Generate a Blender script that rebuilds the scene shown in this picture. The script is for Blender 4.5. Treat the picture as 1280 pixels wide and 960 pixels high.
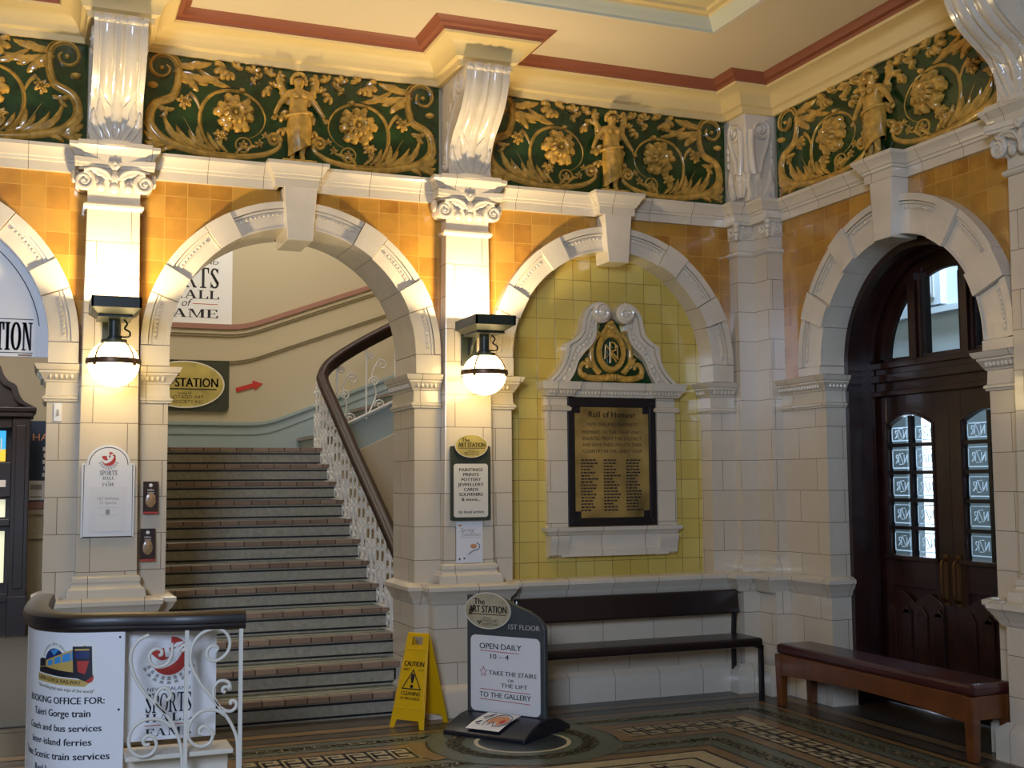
import bpy, bmesh, math, random
from mathutils import Vector, Matrix
random.seed(7)
PI = math.pi
for o in list(bpy.data.objects):
    bpy.data.objects.remove(o)
SC = bpy.context.scene
COL = SC.collection

# ---------------------------------------------------------------- camera
cam_data = bpy.data.cameras.new('camera')
cam_data.sensor_width = 36.0
cam_data.lens = 1480.0 / 1280.0 * 36.0
cam_data.clip_start = 0.05
cam = bpy.data.objects.new('camera', cam_data)
COL.objects.link(cam)
yaw, pitch, roll = 0.3796619, 0.08263446, -0.0069735
fw = Vector((math.sin(yaw) * math.cos(pitch), math.cos(yaw) * math.cos(pitch), math.sin(pitch)))
rt = Vector((math.cos(yaw), -math.sin(yaw), 0))
up = rt.cross(fw)
rt2 = math.cos(roll) * rt + math.sin(roll) * up
up2 = -math.sin(roll) * rt + math.cos(roll) * up
cm = Matrix((rt2, up2, -fw)).transposed().to_4x4()
cm.translation = Vector((0, -8, 1.6))
cam.matrix_world = cm
SC.camera = cam

# ---------------------------------------------------------------- world, lights, exposure
w = bpy.data.worlds.new('world'); SC.world = w; w.use_nodes = True
w.node_tree.nodes['Background'].inputs[0].default_value = (0.62, 0.72, 1.0, 1)
w.node_tree.nodes['Background'].inputs[1].default_value = 0.05
SC.view_settings.view_transform = 'Standard'
SC.view_settings.look = 'None'
SC.view_settings.gamma = 1.0
SC.view_settings.use_curve_mapping = False
SC.view_settings.exposure = 0.0

def area(name, loc, target, size, energy, color, size_y=None):
    d = bpy.data.lights.new(name, 'AREA')
    d.energy = energy; d.color = color; d.size = size
    if size_y: d.shape = 'RECTANGLE'; d.size_y = size_y
    o = bpy.data.objects.new(name, d); COL.objects.link(o)
    o.location = loc
    o.rotation_euler = (Vector(target) - Vector(loc)).to_track_quat('-Z', 'Y').to_euler()
    return o
area('hall_daylight', (-2.5, -11.0, 3.7), (2.4, 0, 1.8), 1.9, 500, (0.60, 0.74, 1.0), 2.0)
area('stairwell_daylight', (2.2, 3.0, 5.9), (2.0, 3.4, 0), 2.2, 125, (1.0, 0.91, 0.76))
area('passage_daylight', (-0.9, 3.2, 4.3), (-0.6, 4.0, 0), 1.6, 150, (1.0, 0.93, 0.88))
area('porch_daylight', (7.9, 0.3, 5.0), (6.3, -0.6, 1.2), 1.4, 520, (0.62, 0.78, 1.0))
area('bright_backing_light', (9.4, 2.6, 4.6), (11.0, 4.6, 1.2), 1.6, 2600, (0.80, 0.88, 1.0))  # added lamp for the bright wall behind the door panes
UPLIGHT_E, GLOBE_E = 31.0, 18.0
WARM = (1.0, 0.76, 0.42)

# ---------------------------------------------------------------- materials
def nodes_of(name):
    m = bpy.data.materials.new(name); m.use_nodes = True
    nt = m.node_tree
    return m, nt, nt.nodes['Principled BSDF']
def rgb(c): return (c[0], c[1], c[2], 1.0)
def plain(name, c, rough=0.5, metal=0.0, coat=0.0, var=0.0, scale=8.0, emit=None, es=0.0, bump=0.0):
    m, nt, b = nodes_of(name)
    b.inputs['Roughness'].default_value = rough
    b.inputs['Metallic'].default_value = metal
    b.inputs['Coat Weight'].default_value = coat
    b.inputs['Coat Roughness'].default_value = 0.08
    b.inputs['Base Color'].default_value = rgb(c)
    if var or bump:
        tc = nt.nodes.new('ShaderNodeTexCoord')
        n = nt.nodes.new('ShaderNodeTexNoise'); n.inputs['Scale'].default_value = scale; n.inputs['Detail'].default_value = 4
        nt.links.new(tc.outputs['Object'], n.inputs['Vector'])
        if var:
            r = nt.nodes.new('ShaderNodeValToRGB')
            r.color_ramp.elements[0].position = 0.3; r.color_ramp.elements[1].position = 0.7
            r.color_ramp.elements[0].color = rgb([x * (1 - var) for x in c])
            r.color_ramp.elements[1].color = rgb([min(1, x * (1 + var)) for x in c])
            nt.links.new(n.outputs['Fac'], r.inputs['Fac']); nt.links.new(r.outputs['Color'], b.inputs['Base Color'])
        if bump:
            bp = nt.nodes.new('ShaderNodeBump'); bp.inputs['Strength'].default_value = bump; bp.inputs['Distance'].default_value = 0.01
            nt.links.new(n.outputs['Fac'], bp.inputs['Height']); nt.links.new(bp.outputs['Normal'], b.inputs['Normal'])
    if emit:
        b.inputs['Emission Color'].default_value = rgb(emit); b.inputs['Emission Strength'].default_value = es
    return m
def tiled(name, c1, c2, joint, tw, th, offset, mortar, rough=0.2, coat=0.3, cloud=0.0, cloudc=None, off=(0, 0, 0)):
    """glazed tiles or blocks: u runs along the face (x, or y on faces turned sideways), v along z"""
    m, nt, b = nodes_of(name)
    N = nt.nodes.new; L = nt.links.new
    tc = N('ShaderNodeTexCoord'); sp = N('ShaderNodeSeparateXYZ'); L(tc.outputs['Object'], sp.inputs[0])
    sn = N('ShaderNodeSeparateXYZ'); L(tc.outputs['Normal'], sn.inputs[0])
    ax = N('ShaderNodeMath'); ax.operation = 'ABSOLUTE'; L(sn.outputs['X'], ax.inputs[0])
    ay = N('ShaderNodeMath'); ay.operation = 'ABSOLUTE'; L(sn.outputs['Y'], ay.inputs[0])
    gt = N('ShaderNodeMath'); gt.operation = 'GREATER_THAN'; L(ax.outputs[0], gt.inputs[0]); L(ay.outputs[0], gt.inputs[1])
    df = N('ShaderNodeMath'); df.operation = 'SUBTRACT'; L(sp.outputs['Y'], df.inputs[0]); L(sp.outputs['X'], df.inputs[1])
    ad = N('ShaderNodeMath'); ad.operation = 'MULTIPLY_ADD'; L(gt.outputs[0], ad.inputs[0]); L(df.outputs[0], ad.inputs[1]); L(sp.outputs['X'], ad.inputs[2])
    cb = N('ShaderNodeCombineXYZ'); L(ad.outputs[0], cb.inputs['X']); L(sp.outputs['Z'], cb.inputs['Y'])
    mp = N('ShaderNodeVectorMath'); mp.operation = 'ADD'; mp.inputs[1].default_value = off; L(cb.outputs[0], mp.inputs[0])
    br = N('ShaderNodeTexBrick'); L(mp.outputs[0], br.inputs['Vector'])
    br.offset = offset; br.offset_frequency = 2; br.squash = 1.0
    br.inputs['Color1'].default_value = rgb(c1); br.inputs['Color2'].default_value = rgb(c2)
    br.inputs['Mortar'].default_value = rgb(joint); br.inputs['Scale'].default_value = 1.0
    br.inputs['Mortar Size'].default_value = mortar; br.inputs['Mortar Smooth'].default_value = 0.1
    br.inputs['Bias'].default_value = 0.0
    br.inputs['Brick Width'].default_value = tw; br.inputs['Row Height'].default_value = th
    col = br.outputs['Color']
    n = N('ShaderNodeTexNoise'); n.inputs['Scale'].default_value = 6.0; n.inputs['Detail'].default_value = 3
    L(mp.outputs[0], n.inputs['Vector'])
    if cloud:
        mx = N('ShaderNodeMix'); mx.data_type = 'RGBA'; mx.blend_type = 'MIX'
        rp = N('ShaderNodeValToRGB'); rp.color_ramp.elements[0].position = 0.42; rp.color_ramp.elements[1].position = 0.72
        rp.color_ramp.elements[0].color = (0, 0, 0, 1); rp.color_ramp.elements[1].color = (cloud, cloud, cloud, 1)
        L(n.outputs['Fac'], rp.inputs['Fac']); L(rp.outputs['Color'], mx.inputs[0])
        L(col, mx.inputs[6]); mx.inputs[7].default_value = rgb(cloudc); col = mx.outputs[2]
    L(col, b.inputs['Base Color'])
    b.inputs['Roughness'].default_value = rough; b.inputs['Coat Weight'].default_value = coat; b.inputs['Coat Roughness'].default_value = 0.06
    bp = N('ShaderNodeBump'); bp.inputs['Strength'].default_value = 0.35; bp.inputs['Distance'].default_value = 0.004; bp.invert = True
    n2 = N('ShaderNodeTexNoise'); n2.inputs['Scale'].default_value = 3.5; L(mp.outputs[0], n2.inputs['Vector'])
    am = N('ShaderNodeMath'); am.operation = 'MULTIPLY_ADD'; am.inputs[1].default_value = 1.2
    L(n2.outputs['Fac'], am.inputs[0]); L(br.outputs['Fac'], am.inputs[2])
    L(am.outputs[0], bp.inputs['Height']); L(bp.outputs['Normal'], b.inputs['Normal'])
    return m

CREAM = (0.66, 0.585, 0.47)
M = {}
M['cream_block'] = tiled('cream_faience_blocks', CREAM, (0.61, 0.53, 0.41), (0.17, 0.12, 0.08), 0.42, 0.232, 0.5, 0.0022, cloud=0.25, cloudc=(0.55, 0.46, 0.33), off=(0.1, 0.10, 0))
M['cream'] = plain('cream_faience', (0.68, 0.61, 0.50), 0.22, coat=0.3, var=0.07, scale=5)
M['cream_joint'] = plain('faience_joint', (0.16, 0.11, 0.07), 0.7)
M['amber'] = tiled('amber_tiles', (0.51, 0.275, 0.055), (0.36, 0.155, 0.024), (0.56, 0.31, 0.07), 0.146, 0.146, 0.0, 0.0028, 0.16, 0.5, cloud=0.6, cloudc=(0.62, 0.31, 0.045))
M['yellow'] = tiled('yellow_tiles', (0.68, 0.53, 0.14), (0.60, 0.42, 0.08), (0.20, 0.13, 0.03), 0.152, 0.152, 0.0, 0.0022, 0.15, 0.5, cloud=0.4, cloudc=(0.62, 0.50, 0.12), off=(0.05, 0.06, 0))
M['green_glaze'] = plain('dark_green_glaze', (0.014, 0.045, 0.012), 0.16, coat=0.35, var=0.4, scale=9, bump=0.15)
M['gold_glaze'] = plain('ochre_glaze', (0.50, 0.29, 0.055), 0.22, coat=0.6, var=0.35, scale=18)
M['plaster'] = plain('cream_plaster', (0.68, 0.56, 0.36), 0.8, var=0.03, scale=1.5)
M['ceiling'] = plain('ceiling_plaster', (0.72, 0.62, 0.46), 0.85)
M['cornice_cream'] = plain('cornice_cream_paint', (0.74, 0.57, 0.26), 0.55)
M['cornice_red'] = plain('cornice_terracotta_paint', (0.28, 0.085, 0.04), 0.6)
M['coffer_green'] = plain('coffer_sage_paint', (0.62, 0.62, 0.47), 0.6)
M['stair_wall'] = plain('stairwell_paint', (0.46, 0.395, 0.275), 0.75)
M['dado_pink'] = plain('dado_rail_pink', (0.30, 0.15, 0.115), 0.5)
M['skirting_blue'] = plain('blue_grey_paint', (0.27, 0.33, 0.33), 0.5)
M['mahogany'] = plain('dark_mahogany', (0.019, 0.006, 0.004), 0.5, coat=0.0, var=0.4, scale=6)
M['door_wood'] = plain('door_mahogany', (0.026, 0.008, 0.005), 0.34, coat=0.25, var=0.45, scale=5)
M['dark_wood'] = plain('near_black_wood', (0.011, 0.006, 0.007), 0.42, coat=0.05)
M['oak'] = plain('brown_bench_wood', (0.13, 0.038, 0.008), 0.38, coat=0.2, var=0.25, scale=7)
M['red_vinyl'] = plain('oxblood_vinyl', (0.052, 0.010, 0.010), 0.3, coat=0.3, bump=0.05, scale=25)
M['brown_vinyl'] = plain('dark_brown_vinyl', (0.013, 0.006, 0.005), 0.35, coat=0.2)
M['black_metal'] = plain('black_metal', (0.010, 0.010, 0.011), 0.4)
M['green_metal'] = plain('dark_green_enamel', (0.022, 0.030, 0.022), 0.4)
M['bronze'] = plain('bronze', (0.16, 0.085, 0.04), 0.4, metal=0.5)
M['brass'] = plain('door_brass', (0.20, 0.11, 0.05), 0.4, metal=1.0)
M['white_paint'] = plain('white_iron_paint', (0.72, 0.70, 0.64), 0.4)
M['sign_white'] = plain('sign_white', (0.76, 0.77, 0.80), 0.35)
M['sign_cream'] = plain('sign_ivory', (0.70, 0.66, 0.58), 0.4)
M['ink'] = plain('black_ink', (0.008, 0.007, 0.016), 0.5)
M['ink_red'] = plain('red_ink', (0.45, 0.03, 0.02), 0.5)
M['ink_grey'] = plain('grey_ink', (0.30, 0.29, 0.28), 0.5)
M['ink_white'] = plain('white_ink', (0.78, 0.78, 0.76), 0.5)
M['art_green'] = plain('art_board_green', (0.042, 0.048, 0.032), 0.4)
M['art_gold'] = plain('art_oval_gold', (0.46, 0.37, 0.11), 0.3, coat=0.3, var=0.25, scale=6)
M['slate'] = plain('slate_grey_plastic', (0.055, 0.065, 0.070), 0.4)
M['navy_plastic'] = plain('black_navy_plastic', (0.010, 0.012, 0.022), 0.3)
M['yellow_plastic'] = plain('caution_yellow', (0.72, 0.42, 0.004), 0.35)
M['paper'] = plain('paper', (0.74, 0.74, 0.76), 0.7)
M['brochure'] = plain('brochure_dark', (0.035, 0.018, 0.012), 0.25, coat=0.4, var=0.3, scale=30)
M['brochure_glow'] = plain('brochure_tan', (0.34, 0.22, 0.11), 0.3, coat=0.4, var=0.4, scale=40)
M['navy_poster'] = plain('navy_poster', (0.012, 0.035, 0.085), 0.4)
M['sky_blue'] = plain('print_blue', (0.05, 0.28, 0.62), 0.4)
M['print_navy'] = plain('print_navy', (0.015, 0.03, 0.13), 0.4)
M['print_gold'] = plain('print_ochre', (0.52, 0.36, 0.10), 0.4)
M['print_orange'] = plain('print_orange', (0.60, 0.27, 0.12), 0.5)
M['screen_blue'] = plain('screen_blue', (0.02, 0.2, 0.4), 0.3, emit=(0.04, 0.40, 0.75), es=0.9)
M['screen_yellow'] = plain('screen_yellow', (0.6, 0.35, 0.02), 0.3, emit=(0.9, 0.5, 0.03), es=0.9)
M['case_light'] = plain('lit_showcase', (0.6, 0.6, 0.4), 0.4, emit=(0.85, 0.86, 0.60), es=0.7)
M['tread'] = plain('tread_grey_green_mosaic', (0.27, 0.285, 0.24), 0.45, var=0.25, scale=40)
M['nosing'] = tiled('nosing_tiles', (0.31, 0.22, 0.16), (0.20, 0.13, 0.09), (0.03, 0.02, 0.012), 0.15, 0.9, 0.0, 0.004, 0.3, 0.2)
M['riser'] = plain('riser_olive_mosaic', (0.33, 0.305, 0.235), 0.4, var=0.15, scale=30)
M['riser_line'] = plain('riser_black_inlay', (0.006, 0.006, 0.008), 0.4)
M['fl_plain'] = plain('floor_grey_brown', (0.075, 0.062, 0.047), 0.32, var=0.25, scale=60)
M['fl_black'] = plain('floor_black', (0.012, 0.011, 0.010), 0.3)
M['fl_tan'] = plain('floor_tan', (0.20, 0.128, 0.06), 0.32, var=0.2, scale=70)
M['fl_green'] = plain('floor_grey_green', (0.10, 0.118, 0.088), 0.32, var=0.25, scale=70)
M['fl_white'] = plain('floor_white', (0.62, 0.57, 0.42), 0.32, var=0.2, scale=70)
M['fl_cream'] = plain('floor_cream', (0.40, 0.34, 0.21), 0.32, var=0.2, scale=70)
M['fl_navy'] = plain('floor_navy', (0.035, 0.048, 0.058), 0.3, var=0.2, scale=70)
M['mat_grey'] = plain('grey_matting', (0.075, 0.075, 0.07), 0.8)
M['porch_white'] = plain('porch_render', (0.42, 0.45, 0.48), 0.8)
M['porch_shade'] = plain('porch_shaded_render', (0.19, 0.22, 0.235), 0.8)  # porch render with shade put into its colour, so the etching shows lighter
M['brass_plate'] = plain('tarnished_brass', (0.50, 0.34, 0.11), 0.34, metal=0.6, var=0.6, scale=3.2)
M['globe'] = plain('opal_glass', (0.95, 0.93, 0.88), 0.2, emit=(1.0, 0.74, 0.33), es=GLOBE_E)
M['lens'] = plain('uplight_lens', (0.9, 0.9, 0.85), 0.2, emit=(1.0, 0.8, 0.5), es=3.0)
def glassy():
    m, nt, b = nodes_of('door_glass')
    b.inputs['Base Color'].default_value = (0.82, 0.94, 0.96, 1); b.inputs['Roughness'].default_value = 0.02
    b.inputs['Transmission Weight'].default_value = 1.0; b.inputs['IOR'].default_value = 1.02
    return m
M['glass'] = glassy()
M['mahogany'].node_tree.nodes['Principled BSDF'].inputs['Specular IOR Level'].default_value = 0.25
def etched():
    m, nt, b = nodes_of('etched_glass')
    tr = nt.nodes.new('ShaderNodeBsdfTranslucent'); tr.inputs[0].default_value = (0.95, 0.97, 1.0, 1)
    mx = nt.nodes.new('ShaderNodeMixShader'); mx.inputs[0].default_value = 0.8
    b.inputs['Base Color'].default_value = (0.9, 0.92, 0.95, 1); b.inputs['Roughness'].default_value = 0.7
    nt.links.new(b.outputs[0], mx.inputs[1]); nt.links.new(tr.outputs[0], mx.inputs[2])
    nt.links.new(mx.outputs[0], nt.nodes['Material Output'].inputs['Surface'])
    return m
M['etch'] = etched()

# ---------------------------------------------------------------- mesh helpers
class MB:
    def __init__(s): s.v = []; s.f = []; s.m = []
    def add(s, vs, fs, m=0):
        k = len(s.v); s.v += [tuple(p) for p in vs]
        for f in fs: s.f.append([i + k for i in f]); s.m.append(m)
    def box(s, x0, x1, y0, y1, z0, z1, m=0):
        vs = [(x, y, z) for x in (x0, x1) for y in (y0, y1) for z in (z0, z1)]
        s.add(vs, [(0, 1, 3, 2), (4, 6, 7, 5), (0, 4, 5, 1), (2, 3, 7, 6), (0, 2, 6, 4), (1, 5, 7, 3)], m)
    def taper(s, b, t, m=0):
        """b, t = (x0,x1,y0,y1,z)"""
        vs = [(b[0], b[2], b[4]), (b[1], b[2], b[4]), (b[1], b[3], b[4]), (b[0], b[3], b[4]),
              (t[0], t[2], t[4]), (t[1], t[2], t[4]), (t[1], t[3], t[4]), (t[0], t[3], t[4])]
        s.add(vs, [(0, 3, 2, 1), (4, 5, 6, 7), (0, 1, 5, 4), (1, 2, 6, 5), (2, 3, 7, 6), (3, 0, 4, 7)], m)
    def prism(s, poly, a, b, axis='y', m=0):
        def P(p, t):
            return (p[0], t, p[1]) if axis == 'y' else ((t, p[0], p[1]) if axis == 'x' else (p[0], p[1], t))
        n = len(poly)
        vs = [P(p, a) for p in poly] + [P(p, b) for p in poly]
        s.add(vs, [list(range(n))[::-1], list(range(n, 2 * n))] + [(i, (i + 1) % n, n + (i + 1) % n, n + i) for i in range(n)], m)
    def strip(s, A, B, a, b, axis='y', m=0):
        """solid band between two open polylines A and B (same length), extruded a..b"""
        def P(p, t):
            return (p[0], t, p[1]) if axis == 'y' else ((t, p[0], p[1]) if axis == 'x' else (p[0], p[1], t))
        n = len(A); vs = []
        for i in range(n): vs += [P(A[i], a), P(B[i], a), P(B[i], b), P(A[i], b)]
        fs = [(0, 1, 2, 3), (4 * n - 4, 4 * n - 1, 4 * n - 2, 4 * n - 3)]
        for i in range(n - 1):
            k = 4 * i
            for j in range(4): fs.append((k + j, k + 4 + j, k + 4 + (j + 1) % 4, k + (j + 1) % 4))
        s.add(vs, fs, m)
    def lathe(s, prof, c=(0, 0, 0), n=24, m=0, ang=2 * PI, a0=0):
        full = abs(ang - 2 * PI) < 1e-6
        cols = n if full else n + 1
        vs = []
        for i in range(cols):
            a = a0 + ang * i / n
            for r, z in prof: vs.append((c[0] + r * math.cos(a), c[1] + r * math.sin(a), c[2] + z))
        k = len(prof); fs = []
        for i in range(n):
            j = (i + 1) % cols
            for q in range(k - 1): fs.append((i * k + q, j * k + q, j * k + q + 1, i * k + q + 1))
        s.add(vs, fs, m)
    def ball(s, c, rx, ry=None, rz=None, nu=16, nv=10, m=0):
        ry = ry or rx; rz = rz or rx; vs = [(c[0], c[1], c[2] - rz)]
        for j in range(1, nv):
            t = -PI / 2 + PI * j / nv
            for i in range(nu):
                a = 2 * PI * i / nu
                vs.append((c[0] + rx * math.cos(t) * math.cos(a), c[1] + ry * math.cos(t) * math.sin(a), c[2] + rz * math.sin(t)))
        vs.append((c[0], c[1], c[2] + rz)); fs = []
        for i in range(nu):
            i2 = (i + 1) % nu
            fs.append((0, 1 + i2, 1 + i)); fs.append((len(vs) - 1, 1 + (nv - 2) * nu + i, 1 + (nv - 2) * nu + i2))
            for j in range(nv - 2): fs.append((1 + j * nu + i, 1 + j * nu + i2, 1 + (j + 1) * nu + i2, 1 + (j + 1) * nu + i))
        s.add(vs, fs, m)
    def tube(s, pts, r, n=8, m=0, ys=1.0, closed=False):
        """swept round bar; r number or list; ys squashes the section along y"""
        P = [Vector(p) for p in pts]; k = len(P)
        if not isinstance(r, (list, tuple)): r = [r] * k
        ref = None; vs = []
        for i in range(k):
            if closed: t = P[(i + 1) % k] - P[i - 1]
            else: t = P[min(i + 1, k - 1)] - P[max(i - 1, 0)]
            if t.length < 1e-9: t = Vector((0, 0, 1))
            t.normalize()
            if ref is None:
                ref = Vector((0, 1, 0)) if abs(t.y) < 0.9 else Vector((1, 0, 0))
            a = (ref - ref.dot(t) * t)
            if a.length < 1e-6: a = Vector((1, 0, 0)) - t.x * t
            a.normalize(); ref = a; b = t.cross(a)
            for j in range(n):
                q = 2 * PI * j / n
                d = (a * math.cos(q) + b * math.sin(q)) * r[i]
                vs.append((P[i].x + d.x, P[i].y + d.y * ys, P[i].z + d.z))
        fs = []
        for i in range(k if closed else k - 1):
            i2 = (i + 1) % k
            for j in range(n):
                j2 = (j + 1) % n
                fs.append((i * n + j, i * n + j2, i2 * n + j2, i2 * n + j))
        if not closed: fs += [list(range(n))[::-1], list(range((k - 1) * n, k * n))]
        s.add(vs, fs, m)
    def sweep(s, path, prof, closed=False, m=0, mats=None):
        """prof = [(out, z)...] swept along plan path; 'out' lies to the right of travel; mitred"""
        P = [Vector((p[0], p[1])) for p in path]; k = len(P); pn = len(prof); vs = []
        for i in range(k):
            d1 = (P[i] - P[i - 1]).normalized() if (i > 0 or closed) else None
            d2 = (P[(i + 1) % k] - P[i]).normalized() if (i < k - 1 or closed) else None
            d1 = d1 or d2; d2 = d2 or d1
            n1 = Vector((d1.y, -d1.x)); n2 = Vector((d2.y, -d2.x))
            b = n1 + n2; b = b / max(1e-6, b.length); sc = 1.0 / max(0.2, b.dot(n1))
            for o, z in prof: vs.append((P[i].x + b.x * o * sc, P[i].y + b.y * o * sc, z))
        for i in range(k if closed else k - 1):
            i2 = (i + 1) % k
            for q in range(pn - 1):
                s.add([], [], 0)
                s.f.append([len(s.v) + x for x in (i * pn + q, i * pn + q + 1, i2 * pn + q + 1, i2 * pn + q)])
                s.m.append(mats[q] if mats else m)
        if not closed:
            s.f.append([len(s.v) + q for q in range(pn)]); s.m.append(m)
            s.f.append([len(s.v) + (k - 1) * pn + q for q in range(pn)][::-1]); s.m.append(m)
        s.v += vs
    def leaf(s, base, tip, wid, lift=0.03, bend=0.0, y=0.0, lobes=4, m=0, n=14):
        """lobed acanthus leaf in the xz plane, ridged towards -y, its edges at y"""
        B = Vector((base[0], base[1])); T = Vector((tip[0], tip[1])); d = T - B; L = d.length; d.normalize(); e = Vector((-d.y, d.x))
        vs = []
        for i in range(n + 1):
            t = i / n
            c = B + d * (L * t) + e * (bend * math.sin(PI * t * 0.9) * L)
            env = math.sin(PI * min(1, t * 0.85 + 0.10)) ** 0.7
            sc = 0.68 + 0.32 * abs(math.sin(lobes * PI * t))
            wv = wid * env * sc * (1 if i < n else 0.02)
            for q, (k, h) in enumerate(((-1, 0.0), (-0.62, 0.75), (0, 0.5 + 0.5 * t), (0.62, 0.75), (1, 0.0))):
                p = c + e * (k * wv) + d * (abs(k) * wv * 0.35)
                vs.append((p.x, y - lift * h * (0.5 + 0.7 * math.sin(PI * (0.15 + 0.8 * t))), p.y))
        fs = []
        for i in range(n):
            for q in range(4): fs.append((i * 5 + q, i * 5 + q + 1, i * 5 + 6 + q, i * 5 + 5 + q))
        fs += [[0, 1, 2, 3, 4][::-1]]
        s.add(vs, fs, m)
    def text(s, body, x, z, size, y, m=0, align='CENTER', width=None, bold=0.0, shear=0.0, mirror=False, fn=None):
        vs, fs = text_mesh(body, size, align, 0.0, shear)
        if width:
            xs = [v[0] for v in vs]; k = width / (max(xs) - min(xs)); vs = [(a * k, b) for a, b in vs]
        if mirror: vs = [(-a, b) for a, b in vs]
        fn = fn or (lambda a, b: (x + a, y, z + b))
        for d in ((-.5, -.17, .17, .5) if bold else (0,)): s.add([fn(a + d * bold * 1.5 * size, b) for a, b in vs], fs, m)
    def serif(s, body, x, z, h, y, m=0, sx=1.0, align='CENTER', fn=None, gap=0.1, fat=0.0):
        polys, wd = serif_polys(body, gap)
        o = {'CENTER': -wd / 2, 'LEFT': 0, 'RIGHT': -wd}[align]
        fn = fn or (lambda a, b: (x + a, y, z + b))
        for p in polys:
            for d in ((-fat, 0, fat) if fat else (0,)): s.add([fn((a + o + d) * h * sx, b * h) for a, b in p], [list(range(len(p)))], m)
        return wd * h * sx
    def build(s, name, mats, parent=None, smooth=None, bevel=0.0, loc=None):
        me = bpy.data.meshes.new(name)
        me.from_pydata(s.v, [], s.f)
        for mt in (mats if isinstance(mats, (list, tuple)) else [mats]): me.materials.append(M[mt] if isinstance(mt, str) else mt)
        for p, q in zip(me.polygons, s.m): p.material_index = q
        bm = bmesh.new(); bm.from_mesh(me)
        bmesh.ops.recalc_face_normals(bm, faces=bm.faces)
        bm.to_mesh(me); bm.free()
        if smooth is not None:
            for p in me.polygons: p.use_smooth = True
            me.set_sharp_from_angle(angle=math.radians(smooth))
        o = bpy.data.objects.new(name, me); COL.objects.link(o)
        if parent: o.parent = parent
        if loc: o.location = loc
        if bevel:
            b = o.modifiers.new('bevel', 'BEVEL'); b.width = bevel; b.segments = 2; b.limit_method = 'ANGLE'; b.angle_limit = math.radians(40)
        return o

_tcache = {}
def text_mesh(body, size, align, bold, shear):
    key = (body, align, bold, shear)
    if key not in _tcache:
        cu = bpy.data.curves.new('t', 'FONT'); cu.body = body; cu.align_x = align; cu.offset = bold; cu.shear = shear; cu.resolution_u = 3
        ob = bpy.data.objects.new('t', cu); COL.objects.link(ob)
        bpy.context.view_layer.update()
        me = ob.to_mesh()
        _tcache[key] = ([(v.co.x, v.co.y) for v in me.vertices], [list(p.vertices) for p in me.polygons])
        ob.to_mesh_clear(); bpy.data.objects.remove(ob); bpy.data.curves.remove(cu)
    vs, fs = _tcache[key]
    return [(a * size, b * size) for a, b in vs], fs
def _r(a, b, c, d): return [(a, b), (c, b), (c, d), (a, d)]
def _arc(cx, cy, rx, ry, a0, a1, t=0.17, h=0.06, n=14):
    out = []
    for i in range(n):
        q = []
        for k in (i, i + 1):
            a = math.radians(a0 + (a1 - a0) * k / n); w = h + (t - h) * abs(math.cos(a)) ** 1.5
            q.append([(cx + (rx + s * w / 2) * math.cos(a), cy + (ry + s * w / 2) * math.sin(a)) for s in (-1, 1)])
        out.append([q[0][0], q[0][1], q[1][1], q[1][0]])
    return out
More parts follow.
